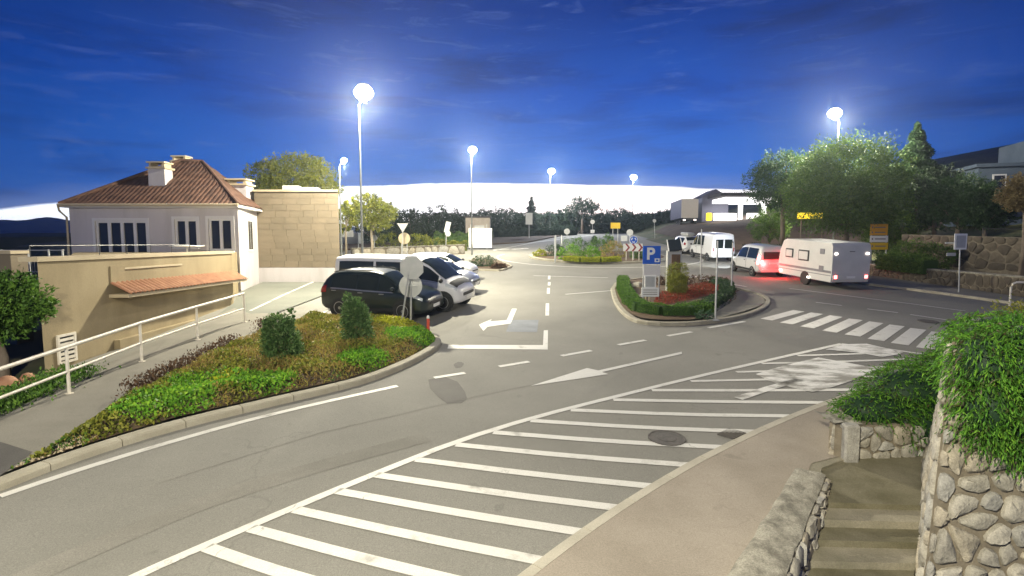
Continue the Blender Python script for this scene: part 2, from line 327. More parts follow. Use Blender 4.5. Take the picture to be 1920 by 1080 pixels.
# ------------------------------------------------------------------ foliage
def leaf_mesh(name, pos, nrm, size, mat_, parent=None, aspect=2.0, spread=0.6, droop=0.0, rnd=None, dirv=None, **tags):
    """one diamond leaf per point; nrm is the outward direction, leaves grow roughly along it"""
    n = len(pos); size = np.broadcast_to(np.asarray(size, float), (n,)) * rng.uniform(0.6, 1.3, n)
    d = nrm + rng.normal(0, spread, (n, 3)) if dirv is None else dirv + rng.normal(0, spread, (n, 3))
    d[:, 2] -= droop; d /= np.linalg.norm(d, axis=1)[:, None] + 1e-9
    sd = np.cross(d, rng.normal(0, 1, (n, 3))); sd /= np.linalg.norm(sd, axis=1)[:, None] + 1e-9
    L_ = size[:, None]; W_ = L_ / aspect
    up = np.cross(sd, d) * L_ * 0.12
    v = np.empty((n, 4, 3)); v[:, 0] = pos - d * L_ * .5; v[:, 1] = pos + sd * W_ * .5 + up; v[:, 2] = pos + d * L_ * .5; v[:, 3] = pos - sd * W_ * .5 + up
    me = bpy.data.meshes.new(name); me.vertices.add(4 * n); me.vertices.foreach_set('co', v.reshape(-1).astype(np.float32))
    me.loops.add(4 * n); me.loops.foreach_set('vertex_index', np.arange(4 * n, dtype=np.int32))
    me.polygons.add(n); me.polygons.foreach_set('loop_start', np.arange(0, 4 * n, 4, dtype=np.int32))
    try: me.polygons.foreach_set('loop_total', np.full(n, 4, dtype=np.int32))
    except Exception: pass
    me.update(calc_edges=True)
    a = me.attributes.new('rnd', 'FLOAT', 'FACE'); r_ = rng.uniform(0, 1, n) if rnd is None else np.clip(rnd + rng.normal(0, .18, n), 0, 1)
    a.data.foreach_set('value', r_.astype(np.float32))
    me.materials.append(mat_)
    return link(name, me, parent, **tags)
def lobes_points(lobes, n, shell=0.35, twigs=None):
    """points spread through a crown made of ellipsoid lobes (cx,cy,cz,rx,ry,rz), clustered into clumps"""
    lobes = np.asarray(lobes, float); wts = lobes[:, 3] * lobes[:, 5]; wts /= wts.sum()
    k = twigs or max(20, n // 22)
    li = rng.choice(len(lobes), k, p=wts); u = rng.normal(0, 1, (k, 3)); u /= np.linalg.norm(u, axis=1)[:, None]
    rad = 1 - shell * rng.uniform(0, 1, k) ** 1.6
    rad *= 1 + rng.normal(0, 0.07, k)
    cc = lobes[li, :3] + u * lobes[li, 3:6] * rad[:, None]
    ci = rng.integers(0, k, n); sg = lobes[li[ci], 3:6].mean(1)[:, None] * 0.085
    p = cc[ci] + rng.normal(0, 1, (n, 3)) * sg
    tone = rng.normal(0.5, 0.2, k)[ci]
    return p, u[ci], tone
def tree(name, label, base, lobes, n, leaf, lm, trunk_r=0.15, bark='bark', group=None, fork=0.45, cat='tree', shell=0.5, limbs=6):
    base = Vector(base); root = empty(name, label, cat, base, group)
    lb = np.asarray(lobes, float); top = lb[:, 2].max()
    mb = MB(); zf = max(0.3, (lb[:, 2] - lb[:, 5]).min() + 0.25 * lb[:, 5].mean())
    c = lb[:, :3].mean(0)
    mb.tube([(0, 0, -0.2), (0.03 * zf, 0, zf * .5), (c[0] * .3, c[1] * .3, zf), (c[0] * .8, c[1] * .8, c[2] + .2)], [trunk_r * 1.25, trunk_r, trunk_r * .85, trunk_r * .35], 8)
    for i in range(min(limbs, max(3, len(lb)))):
        q = lb[i % len(lb)]; a = rng.uniform(0, 6.28); e = (q[0] + .5 * q[3] * math.cos(a), q[1] + .5 * q[4] * math.sin(a), q[2] + .2 * q[5])
        mb.tube([(c[0] * .3, c[1] * .3, zf * .95), (0.5 * (c[0] * .3 + e[0]), 0.5 * (c[1] * .3 + e[1]), .35 * zf + .65 * e[2] - .1), e], [trunk_r * .5, trunk_r * .32, trunk_r * .12], 6)
    mb.build('trunk', M[bark], root, smooth='all')
    p, u, tone = lobes_points(lobes, n, shell)
    leaf_mesh('crown', p, u, leaf, L[lm], root, rnd=tone)
    return root
def conifer(name, label, base, h, r, n, lm, group=None, leaf=0.3):
    root = empty(name, label, 'tree', base, group)
    MB().tube([(0, 0, -.2), (0, 0, h * .5), (0, 0, h * .97)], [r * .09 + .04, r * .05 + .03, .02], 7).build('trunk', M['bark'], root, smooth='all')
    t = rng.uniform(0.06, 1, n) ** 0.8; k = int(h * 2.4); t = np.round(t * k) / k + rng.normal(0, .25 / k, n)
    a = rng.uniform(0, 6.283, n); aa = np.round(a * 9 / 6.283 + t * 31) * 6.283 / 9 - t * 31 * 6.283 / 9 + rng.normal(0, .2, n)
    rr = r * np.maximum(1 - t, .02) ** .72 * (.75 + .25 * np.sin(t * 43 + aa * 2)) * rng.uniform(0.1, 1.05, n) ** .6
    p = np.stack([rr * np.cos(aa), rr * np.sin(aa), h * t - rr * .25], 1); u = np.stack([np.cos(aa), np.sin(aa), np.full(n, -.2)], 1)
    leaf_mesh('crown', p, u, leaf, L[lm], root, aspect=3)
    return root
def mound(name, label, base, lobes, n, leaf, lm, group=None, cat='shrub', shell=0.35, aspect=2.0, spread=.6):
    root = empty(name, label, cat, base, group); lb = np.asarray(lobes, float)
    mb = MB()
    for i in range(5):
        q = lb[i % len(lb)]; a = rng.uniform(0, 6.28)
        mb.tube([(q[0] * .3, q[1] * .3, -.1), (q[0] + .4 * q[3] * math.cos(a), q[1] + .4 * q[4] * math.sin(a), q[2] + .2 * q[5])], [.03, .01], 5)
    mb.build('stem', M['bark'], root)
    p, u, tone = lobes_points(lobes, n, shell, twigs=max(30, n // 14)); p[:, 2] = np.maximum(p[:, 2], 0.01)
    leaf_mesh('foliage', p, u, leaf, L[lm], root, rnd=tone, aspect=aspect, spread=spread)
    return root
def poly_points(poly, n):
    P = np.array([(p[0], p[1]) for p in poly]); lo, hi = P.min(0), P.max(0); out_ = []
    while len(out_) < n:
        q = rng.uniform(lo, hi, (n * 2, 2)); ins = np.zeros(len(q), bool)
        for i in range(len(P)):
            a, b = P[i], P[i - 1]
            cnd = ((a[1] > q[:, 1]) != (b[1] > q[:, 1])) & (q[:, 0] < (b[0] - a[0]) * (q[:, 1] - a[1]) / (b[1] - a[1] + 1e-12) + a[0]); ins ^= cnd
        out_ += list(q[ins])
    return np.array(out_[:n])
def hedge_strip(name, label, pts, width, h, n, leaf, lm, group=None, cat='hedge'):
    """clipped hedge along ground points"""
    pts = [Vector(p) for p in pts]; root = empty(name, label, cat, pts[0], group); o = pts[0]
    seg = [(pts[i], pts[i + 1]) for i in range(len(pts) - 1)]; ln = np.array([(b - a).length for a, b in seg]); si = rng.choice(len(seg), n, p=ln / ln.sum())
    A = np.array([seg[i][0] - o for i in range(len(seg))]); B = np.array([seg[i][1] - o for i in range(len(seg))])
    t = rng.uniform(0, 1, n)[:, None]; p = A[si] * (1 - t) + B[si] * t
    d = (B - A) / ln[:, None]; sd = np.stack([d[:, 1], -d[:, 0], 0 * d[:, 0]], 1)[si]
    ang = rng.uniform(0, np.pi, n); hw = width / 2; co = np.clip(np.cos(ang) * 1.25, -1, 1); si_ = np.clip(np.sin(ang) * 1.25, 0, 1)
    wob = 1 + .1 * np.sin(p[:, 0] * 5 + 2 * np.sin(p[:, 1] * 4)) + rng.normal(0, .05, n)
    p = p + sd * (co * hw * wob)[:, None]; p[:, 2] += si_ * h * wob
    u = sd * co[:, None]; u[:, 2] += si_
    core = MB()
    for a, b in seg:
        m = (a + b) / 2 - o; dd = b - a
        core.add([], [])
        q = Vector((dd.y, -dd.x, 0)).normalized() * hw * .8; z = Vector((0, 0, h * .85)); A0, B0 = a - o, b - o
        core.add([A0 - q, A0 + q, B0 + q, B0 - q, A0 - q * .85 + z, A0 + q * .85 + z, B0 + q * .85 + z, B0 - q * .85 + z], [(0, 1, 2, 3), (4, 5, 6, 7), (0, 1, 5, 4), (1, 2, 6, 5), (2, 3, 7, 6), (3, 0, 4, 7)])
    core.build('foliage_core', L[lm], root)
    leaf_mesh('foliage', p, u, leaf, L[lm], root, rnd=rng.uniform(0.2, .8, n))
    return root

# ------------------------------------------------------------------ stone facing
def clip(poly, nx, ny, d):
    o = []
    for i in range(len(poly)):
        a, b = poly[i], poly[(i + 1) % len(poly)]; da = a[0] * nx + a[1] * ny - d; db = b[0] * nx + b[1] * ny - d
        if da <= 0: o.append(a)
        if (da < 0) != (db < 0) and abs(da - db) > 1e-12:
            t = da / (da - db); o.append((a[0] + (b[0] - a[0]) * t, a[1] + (b[1] - a[1]) * t))
    return o
def stones(parent, P, W, Hh, cell, depth=0.06, gap=0.12, asp=1.25, name='stone', skip=None, seed=1, pal='stones'):
    """P(u,v) -> (point, normal, tangent_u, tangent_v); u along W, v up"""
    r = random.Random(seed); seeds = []; rows = max(1, int(round(Hh / (cell / asp)))); ch = Hh / rows
    for j in range(rows):
        cols = max(1, int(round(W / cell))); cw = W / cols
        for i in range(-1, cols + 1):
            seeds.append(((i + .5 + (j % 2) * .5 + r.uniform(-.42, .42)) * cw, (j + .5 + r.uniform(-.42, .42)) * ch))
    seeds = [q for q in seeds if r.random() > .13]
    for k, s0 in enumerate(seeds):
        poly = [(0, 0), (W, 0), (W, Hh), (0, Hh)]
        for q in seeds:
            if q is s0: continue
            dx, dy = q[0] - s0[0], q[1] - s0[1]
            if dx * dx + dy * dy > (3.2 * cell) ** 2: continue
            poly = clip(poly, dx, dy, dx * (s0[0] + q[0]) / 2 + dy * (s0[1] + q[1]) / 2)
            if len(poly) < 3: break
        if len(poly) < 3: continue
        cx = sum(p[0] for p in poly) / len(poly); cy = sum(p[1] for p in poly) / len(poly)
        if skip and skip(cx, cy): continue
        ar = abs(sum(poly[i][0] * poly[(i + 1) % len(poly)][1] - poly[(i + 1) % len(poly)][0] * poly[i][1] for i in range(len(poly)))) / 2
        if ar < cell * cell * .08: continue
        rr = math.sqrt(ar / math.pi); sh = max(.4, 1 - gap * cell * .5 / rr)
        q = []
        for i in range(len(poly)):
            a, b = poly[i], poly[(i + 1) % len(poly)]
            for t in (.22, .78): q.append((a[0] + (b[0] - a[0]) * t, a[1] + (b[1] - a[1]) * t))
        q = [(cx + (x - cx) * sh, cy + (y - cy) * sh) for x, y in q]
        c0, nn, tu, tv = P(cx, cy); vs = []; n = len(q); dd = depth * r.uniform(.7, 1.35)
        for sc_, h in ((1.0, -.03), (.97, dd * .6), (.78, dd)):
            for x, y in q:
                X = cx + (x - cx) * sc_; Y = cy + (y - cy) * sc_; pp = P(min(max(X, 0), W), min(max(Y, 0), Hh))[0]
                vs.append(pp - c0 + nn * (h + (r.uniform(-.28, .28) * dd if h > 0 else 0)))
        vs.append(nn * dd * 1.08)
        fs = [(a * n + i, a * n + (i + 1) % n, (a + 1) * n + (i + 1) % n, (a + 1) * n + i) for a in range(2) for i in range(n)] + [(2 * n + i, 2 * n + (i + 1) % n, 3 * n) for i in range(n)]
        o = MB().add(vs, fs).build(name, r.choice(M[pal]), parent, smooth=True); o.location = c0
def quad_patch(a, b, c, d):     # a->b bottom edge, d->c top edge
    a, b, c, d = map(Vector, (a, b, c, d)); W = ((b - a).length + (c - d).length) / 2; Hh = ((d - a).length + (c - b).length) / 2
    def P(u, v):
        s, t = u / W, v / Hh; p = a * (1 - s) * (1 - t) + b * s * (1 - t) + c * s * t + d * (1 - s) * t
        tu = (b * (1 - t) + c * t - a * (1 - t) - d * t).normalized(); tv = (d * (1 - s) + c * s - a * (1 - s) - b * s).normalized()
        return p, tu.cross(tv).normalized(), tu, tv
    return P, W, Hh

# ------------------------------------------------------------------ ground, roads, pavements
def terrain_z(x, y):
    z = S * np.minimum(y, 100) + np.maximum(y - 100, 0) * 0.004
    xe = -17 - np.maximum(y - 36, 0) * 1.4
    z = z - sstep(0, 14, xe - x) * 14 - np.maximum(xe - x - 14, 0) * 0.06
    z = z + sstep(27, 60, x) * sstep(15, 40, y) * 5 + sstep(17, 24, x - 0.10 * (y - 55)) * sstep(56, 72, y) * 1.9
    z = z + sstep(60, 190, x) * 26
    return np.maximum(z, -30)
xs = np.concatenate([np.linspace(-400, -60, 12), np.linspace(-55, 60, 70), np.linspace(65, 420, 24)]); ys = np.concatenate([np.linspace(-30, 120, 76), np.linspace(130, 600, 20)])
X, Y = np.meshgrid(xs, ys, indexing='ij'); Z = terrain_z(X, Y) - 0.03
# leave a pit for the sunken stairs
Z = Z - 2.2 * ((X > 2.6) & (X < 6.9) & (Y < 8.2))
MB().grid([[(X[i, j], Y[i, j], Z[i, j]) for j in range(len(ys))][::-1] for i in range(len(xs))]).build('ground', M['grass'], kind='structure', label='grassy ground sloping up from the road to the trees')
MB().add([(-1150, -20, -24), (500, -20, -24), (500, 1100, -24), (-1150, 1100, -24)], [(0, 1, 2, 3)]).build('sea', M['sea'], kind='structure', label='dark blue sea behind the white house')
hm = MB(); top = []; bot = []
for i in range(121):
    az = R(-62 + i * 0.62); D = 1000; hgt = 205 + 30 * math.sin(i * .13) + 26 * math.sin(i * .37 + 1) + 9 * math.sin(i * 1.3) - max(0, i - 55) * 2.0
    hgt = hgt * .19; top.append((D * math.sin(az), D * math.cos(az), hgt)); bot.append((D * .93 * math.sin(az), D * .93 * math.cos(az), -30))
mid = [((a[0] * .45 + b[0] * .55), (a[1] * .45 + b[1] * .55), a[2] * .55 + 2 * math.sin(i * .7)) for i, (a, b) in enumerate(zip(top, bot))]
back = [(a[0] * 1.1, a[1] * 1.1, -30) for a in top]
hm.grid([bot, mid, top, back]).build('hills', M['hill_far_hazed'], kind='structure', label='island hills across the sea, tinted a hazy dark blue')

def sheet(name, pts, m, dz, parent=None, **t):
    pts = [Vector(p) for p in pts]; mb = MB(); mb.add([(p.x, p.y, gz(p.x, p.y) + dz) for p in pts], [tuple(range(len(pts)))])
    o = mb.build(name, m, parent, **t)
    if sum((pts[i].x * pts[(i + 1) % len(pts)].y - pts[(i + 1) % len(pts)].x * pts[i].y) for i in range(len(pts))) < 0: o.data.flip_normals()
    return o
def band(name, ctr, wd, m, dz, parent=None, **t):
    """painted strip along a polyline of ground points"""
    c = [Vector((p.x, p.y, 0)) for p in ctr]; Lf = []; Rt = []
    for i, p in enumerate(c):
        d = (c[min(i + 1, len(c) - 1)] - c[max(i - 1, 0)]).normalized(); q = Vector((d.y, -d.x, 0)) * wd / 2
        Lf.append(p - q); Rt.append(p + q)
    mb = MB(); n = len(c); mb.add([(p.x, p.y, gz(p.x, p.y) + dz) for p in Rt + Lf], [(i, i + 1, n + i + 1, n + i) for i in range(n - 1)])
    return mb.build(name, m, parent, **t)
def smooth(pts, k=2):
    pts = [Vector(p) for p in pts]
    for _ in range(k):
        o = [pts[0]]
        for a, b in zip(pts, pts[1:]): o += [a * .75 + b * .25, a * .25 + b * .75]
        pts = o + [pts[-1]]
    return pts
def GP(*pp): return [G(*p) for p in pp]

road_poly = [(-8.6, 3, 0), (2.3, 3, 0), (3.0, 8.2, 0), (16.5, 14.0, 0), (28, 20.0, 0), (25.5, 30, 0), (23.0, 38, 0), (26, 60, 0), (38, 96, 0), (12, 99, 0), (2, 70, 0), (-6, 62, 0), (-17, 57, 0), (-17, 45, 0), (-8.5, 40, 0), (-8.6, 30, 0), (-15, 28, 0), (-12, 18, 0), (-12, 6, 0)]
rp = [Vector(p) for p in road_poly]
road = sheet('road', rp, M['asphalt'], 0.0, kind='structure', label='worn grey asphalt junction with white painted markings')
MK = 0.008
def paint(name, pix, m='paint', dz=MK): return sheet(name, GP(*pix), M[m], dz, road)
def stripe(name, pix, wd, m='paint', dz=MK, k=0): 
    p = GP(*pix); return band(name, smooth(p, k) if k else p, wd, M[m], dz, road)
# resurfaced patches
def blob(px, py, rx, ry, n=22, sd=3):
    r = random.Random(sd); c = G(px, py); return [Vector((c.x + rx * math.cos(6.283 * i / n) * r.uniform(.85, 1.12), c.y + ry * math.sin(6.283 * i / n) * r.uniform(.85, 1.12), 0)) for i in range(n)]
paint('asphalt_patch', [(949, 622), (957, 600), (1010, 600), (1007, 623)], 'asphalt_blue', 0.004)
sheet('asphalt_patch', [G(*p) for p in [(803, 712), (832, 706), (858, 716), (872, 735), (876, 748), (866, 756), (838, 757), (822, 745), (806, 728)]], M['asphalt_dark'], 0.004, road)
sheet('asphalt_patch', blob(860, 684, .13, .3, sd=5), M['asphalt_dark'], 0.004, road)
stripe('tyre_track', [(0, 1108), (73, 1072), (240, 1000), (360, 950), (480, 910), (620, 868), (800, 820)], .42, 'track', .004, k=2)
stripe('road_seam', [(300, 905), (600, 812), (900, 742), (1150, 690)], .02, 'track', .004)
# near hatched area
EDGE = [(180, 1118), (265, 1076), (390, 1021), (560, 948), (700, 890), (855, 828), (1000, 783), (1150, 745), (1300, 708), (1430, 678), (1578, 645)]
stripe('edge_line', EDGE, .15, k=1)
stripe('edge_line', [(1578, 645), (1660, 654), (1756, 668)], .14)
ST = [((388, 1027), (590, 1092)), ((470, 991), (850, 1088)), ((553, 956), (1000, 1049)), ((632, 921), (1075, 996)), ((705, 891), (1145, 951)), ((780, 862), (1212, 911)), ((855, 834), (1277, 871)), ((925, 811), (1340, 838)),
      ((995, 789), (1402, 809)), ((1070, 769), (1465, 780)), ((1150, 750), (1530, 755)), ((1222, 732), (1597, 731)), ((1295, 715), (1680, 705)), ((1381, 698), (1716, 686)), ((1428, 682), (1745, 672)), ((1495, 667), (1690, 660))]
for i, (a, b) in enumerate(ST):
    if i < 13: b = (b[0] + (b[0] - a[0]) * .045, b[1] + (b[1] - a[1]) * .045)
    m_ = ((a[0] + b[0]) / 2, (a[1] + b[1]) / 2 + (3 if i < 10 else 1)); stripe('hatch_stripe', [a, m_, b], .175 if i < 12 else .14, k=1)
paint('worn_symbol', [(1417, 702), (1470, 686), (1534, 671), (1590, 681), (1649, 692), (1610, 710), (1560, 727), (1524, 736), (1480, 726), (1440, 714)], 'paint_worn', 0.012)
paint('worn_symbol', [(1548, 656), (1580, 646), (1625, 645), (1668, 655), (1690, 664), (1655, 670), (1610, 662)], 'paint_worn', 0.012)
stripe('worn_symbol', [(1384, 748), (1440, 729), (1500, 712)], .22, 'paint_worn', 0.012)
# zebra crossing
lo = [(1427.6, 600.4), (1465, 607.7), (1504, 615), (1546, 623), (1589, 630.4), (1633, 638.6), (1677.6, 646.5), (1725.8, 655)]; hi = [(1503, 582), (1537, 586.6), (1573, 592), (1610, 598), (1648, 603.5), (1687, 609.5), (1727, 616), (1767, 622.5)]
for (a, b), (c, d) in zip(lo, hi): stripe('zebra_bar', [(a + 9, b - 1), (c - 5, d + 1)], .46)
# give-way dashes along the main road, arrows, stop line
for a, b in [((814, 708.7), (872, 699.5)), ((936, 687.6), (991.8, 678.4)), ((1052.8, 667.5), (1108.5, 657.5)), ((1159.6, 647), (1210, 638)), ((1252, 630), (1296.6, 622.4)), ((1328, 615), (1396, 603))]: stripe('lane_dash', [a, b], .17)
paint('straight_arrow', [(995, 724), (1100.6, 690.5), (1121.7, 695), (1278, 660), (1279, 664), (1128.7, 698), (1141, 702)])
paint('turn_arrow', [(898, 609), (922, 598.5), (919, 603), (950, 600.5), (960, 579), (969, 579), (957.7, 607), (914, 613), (906.5, 621)])
paint('stop_line', [(839, 654), (841, 647), (1018, 647.4), (1019.6, 619.6), (1027.5, 619.6), (1027, 656)])
for a, b in [(569, 592), (540, 551), (529, 535.5), (517, 524)]: stripe('lane_dash', [(1026 if a > 560 else 1028 if a > 538 else 1029.5, b), (1026.5 if a > 560 else 1028.5 if a > 538 else 1030, a)], .15)
stripe('edge_line', [(0, 931), (100, 897), (200, 865), (320, 829), (440, 795), (540, 770), (640, 747), (745, 724)], .16, k=1)
# main road on the right
stripe('edge_line', [(1480, 541), (1610, 557.5), (1710, 570), (1810, 583.5)], .12)
for a, b in [((1530, 567), (1578, 573)), ((1626, 579.4), (1684, 586.5)), ((1707, 590), (1775, 600))]: stripe('lane_dash', [a, b], .12)
stripe('edge_line', [(1300, 518), (1345, 528), (1400, 538)], .15); stripe('edge_line', [(1060, 552), (1148, 545)], .12); stripe('edge_line', [(1000, 517), (1070, 519), (1140, 521)], .12)
# roundabout ring lines
RC = Vector((7.6, 48.6, 0)); 
def ring(r, a0, a1, n=48): return [Vector((RC.x + r * math.cos(R(a0 + (a1 - a0) * i / n)), RC.y + r * math.sin(R(a0 + (a1 - a0) * i / n)), 0)) for i in range(n + 1)]
band('edge_line', ring(8.9, -200, 25), .18, M['paint'], MK, road)
band('edge_line', ring(15.5, -168, -140, 16), .15, M['paint'], MK, road)
stripe('edge_line', [(925, 470), (1000, 455), (1080, 444.5), (1150, 437)], .2); stripe('edge_line', [(960, 468), (990, 466)], .4)
stripe('give_way_line', [(925, 468.5), (990, 465.5)], .6, 'paint_worn')
# manholes and gully
def manhole(px, py, r):
    c = G(px, py); t = Matrix.Identity(4); o = MB(); n = 24
    o.lathe((0, 0, 0), [(r, 0), (r, .02), (r * .92, .021), (r * .9, .014), (r * .55, .014), (r * .5, .02), (.02, .02)], n)
    e = o.build('manhole_cover', M['iron'], road); e.location = (c.x, c.y, c.z + .002); e.rotation_euler = (math.atan(S), 0, 0)
manhole(1250, 822, .34); manhole(1740, 603, .34)
g0 = G(1372, 814); gr = MB(); d_ = Vector((.75, .66, 0)).normalized(); q_ = Vector((d_.y, -d_.x, 0))
for i in range(9):
    c = g0 + d_ * (i - 4) * .055; gr.tube([c - q_ * .17 + Vector((0, 0, .012)), c + q_ * .17 + Vector((0, 0, .012))], .013, 5)
gr.build('drain_grate', M['iron'], road)

def kerb_line(name, label, pts, wd, h, closed=False, stone=1.0, m='kerb', kind='structure'):
    """kerb stones one by one along ground points; the first edge is the road side, the stones lie to the left of travel"""
    pts = [Vector((p.x, p.y, 0)) for p in pts]
    if closed: pts = pts + [pts[0]]
    root = bpy.data.objects.new(name, None); COL.objects.link(root); root['kind'] = kind; root['label'] = label
    # resample
    cum = [0]
    for a, b in zip(pts, pts[1:]): cum.append(cum[-1] + (b - a).length)
    n = max(1, int(cum[-1] / stone)); 
    def at(s):
        for i in range(len(pts) - 1):
            if s <= cum[i + 1] + 1e-6: 
                t = (s - cum[i]) / max(1e-9, cum[i + 1] - cum[i]); return pts[i].lerp(pts[i + 1], t)
        return pts[-1]
    def nor(s):
        d = (at(min(cum[-1], s + .15)) - at(max(0, s - .15))).normalized(); return Vector((-d.y, d.x, 0))
    L_ = cum[-1] / n
    for i in range(n):
        s0, s1 = i * L_ + .008, (i + 1) * L_ - .008; vs = []
        for s in (s0, (s0 + s1) / 2, s1):
            p = at(s); q = nor(s); jz = random.uniform(-.004, .004) if s != s0 else 0
            for off, z in ((0, -.1), (0, h - .03), (.03, h), (wd, h), (wd, -.1)):
                e = p + q * off; vs.append((e.x, e.y, gz(e.x, e.y) + z))
        fs = [(k * 5 + j, k * 5 + 5 + j, k * 5 + 6 + j, k * 5 + 1 + j) for k in range(2) for j in range(4)] + [(0, 1, 2, 3, 4), (14, 13, 12, 11, 10)]
        c = Vector(vs[5]); MB().add([Vector(v) - c for v in vs], fs).build('kerb_stone', M[m], root).location = c
    return root

# left bed (ground-cover island) and its kerb
BEDK = GP((-60, 945), (0, 922), (140, 866), (330, 806), (520, 760), (640, 732), (700, 715), (762, 690), (806, 666), (826, 652), (829, 644), (822, 637), (805, 628))
kerb_line('kerb', 'pale concrete kerb along the flower bed by the road', smooth(BEDK, 1), .24, .13)
BEDBACK = GP((800, 622), (745, 606), (640, 602), (585, 600), (520, 625), (440, 655), (330, 712), (240, 762), (150, 815), (100, 850), (20, 893))
bedfront = [G(x, y) for x, y in [(20, 893), (140, 849), (330, 791), (520, 747), (640, 720), (700, 703), (755, 682), (795, 661), (815, 648), (817, 642)]]
bed = bedfront + BEDBACK[:-1]
sheet('planting_bed', bed, M['soil'], .10, kind='structure', label='soil of the long flower bed beside the road')
# left footway
sheet('footway', GP((-400, 1000), (20, 893), (100, 850), (240, 762), (440, 655), (520, 625), (585, 598), (600, 590), (470, 592), (440, 582), (330, 625), (200, 688), (90, 742), (0, 792), (-300, 930)), M['footway_grey'], .09, kind='structure', label='grey footpath between the white railing and the flower bed')
sheet('driveway', GP((-500, 1060), (-60, 950), (62, 858), (0, 838), (-300, 900)), M['asphalt_dark'], .10, kind='structure', label='dark asphalt drive in the lower left corner')
sheet('parking_apron', [Vector((-14.4, 31.4, 0)), Vector((-9.8, 31.4, 0)), Vector((-9.2, 27.0, 0)), Vector((-9.6, 21.5, 0)), Vector((-11.4, 20.3, 0)), Vector((-12.4, 24, 0)), Vector((-13.9, 27.8, 0))], M['apron'], .05, kind='structure', label='pale concrete apron in front of the cladded building')
stripe('edge_line', [(604, 523), (530, 556), (470, 585)], .12, 'paint_worn', .06)
stripe('edge_line', [(655, 560), (600, 590)], .1, 'paint_worn', .012)
# right footway with its flush kerb
KR = [(880, 1150), (968, 1078), (1082, 994), (1180, 930), (1283, 869), (1345, 838), (1410, 807), (1475, 779), (1540, 754), (1610, 729), (1690, 703), (1760, 680)]
kr = smooth(GP(*KR), 1)
kerb_line('kerb', 'flush pale kerb between the hatched area and the right footpath', list(kr)[::-1], .17, .02, stone=1.0, m='kerb_pale')
kin = [p + Vector((.11, -.13, 0)) for p in kr]
sheet('footway', kin + [Vector((13.6, 15.2, 0)), Vector((6.4, 9.5, 0)), Vector((5.7, 9.08, 0)), Vector((4.98, 8.78, 0)), Vector((4.6, 8.25, 0)), Vector((2.3, 5.3, 0)), Vector((1.4, 4.0, 0))], M['footway'], .016, kind='structure', label='sandy coloured footpath beside the hatched markings')
# pavement on the far right under the stone wall
sheet('footway', GP((1618, 533), (1700, 543), (1800, 556), (1890, 569), (1960, 578), (1960, 566), (1905, 560), (1760, 537), (1640, 521), (1560, 512), (1545, 520)), M['footway_grey'], .12, kind='structure', label='narrow pavement below the low stone wall on the right')
kerb_line('kerb', 'kerb of the narrow pavement on the right side', GP((1960, 579), (1890, 570), (1800, 557), (1700, 544), (1618, 534), (1545, 521))[::-1], .2, .12, stone=1.2)

# island with the P sign
ISL = [(1145, 545), (1149, 565), (1160, 584), (1178, 600), (1200, 608.5), (1240, 612), (1290, 612), (1340, 607), (1395, 597.5), (1430, 585), (1446, 573), (1443, 562), (1425, 553), (1390, 545), (1345, 531), (1300, 524), (1230, 522), (1180, 526), (1152, 534)]
kerb_line('kerb', 'curved kerb round the island with the parking sign', smooth(GP(*ISL), 1), .2, .13, closed=True, stone=.9)
isl_in = [RCp for RCp in GP((1153, 546), (1157, 564), (1168, 582), (1185, 595), (1204, 602), (1240, 605), (1290, 605), (1338, 600), (1390, 591), (1422, 580), (1435, 572), (1432, 564), (1418, 556), (1388, 549), (1342, 534), (1300, 527), (1232, 525), (1182, 529), (1158, 537))]
sheet('island_bed', isl_in, M['soil'], .115, kind='structure', label='planted island with the parking sign')
sheet('footway', GP((1345, 603), (1390, 591), (1422, 580), (1435, 572), (1432, 564), (1418, 556), (1388, 549), (1379, 553), (1380, 566), (1340, 584), (1322, 600)), M['footway_grey'], .125, kind='structure', label='small paved tip of the parking sign island')
kerb_line('kerb', 'low edging between the island hedge and its paved tip', smooth(GP((1342, 590), (1362, 578), (1378, 566), (1381, 552)), 1), .1, .22, stone=.6)
sheet('mulch_bed', GP((1224, 575), (1232, 558), (1275, 548), (1320, 538), (1352, 542), (1342, 556), (1290, 568), (1250, 577)), M['mulch'], .135, kind='structure', label='red mulch patch on the parking sign island')
# roundabout island
kerb_line('kerb', 'pale kerb ring of the roundabout island', ring(6.1, 0, 354, 40), .35, .16, closed=True, stone=1.6)
sheet('roundabout_bed', ring(5.75, 0, 354, 40), M['soil'], .17, kind='structure', label='soil of the planted roundabout island')
# small planted corner beyond the white parked car
sheet('planting_bed', GP((880, 505), (940, 507), (958, 500), (930, 489), (885, 486)), M['soil'], .08, kind='structure', label='small bed at the end of the parking row')
kerb_line('kerb', 'short kerb of the bed at the end of the parking row', GP((880, 507), (940, 509), (962, 501), (932, 488)), .15, .12)
MB().prism([(-30, 57.5), (-17, 57.2), (-6, 62.2), (2, 70.4), (12, 99.4), (6, 103), (-6, 72), (-30, 66)], lambda x, y: S * y - .5, lambda x, y: S * y + .12).build('verge', M['bank'], kind='structure', label='bare verge behind the far side of the roundabout')

# ------------------------------------------------------------------ white house
def zat(py, D): return PD(960, py, D).z
def xat(px, D): return (px - 960) / F * D * 1.0 / 1.0
YH = 27.8; XL, XR = -22.45, -13.9; ZE = 6.1; ZT = 3.45
house = empty('white_house', 'white plastered house with a brown tiled hip roof, left', 'house', (XL, YH, 1.0))
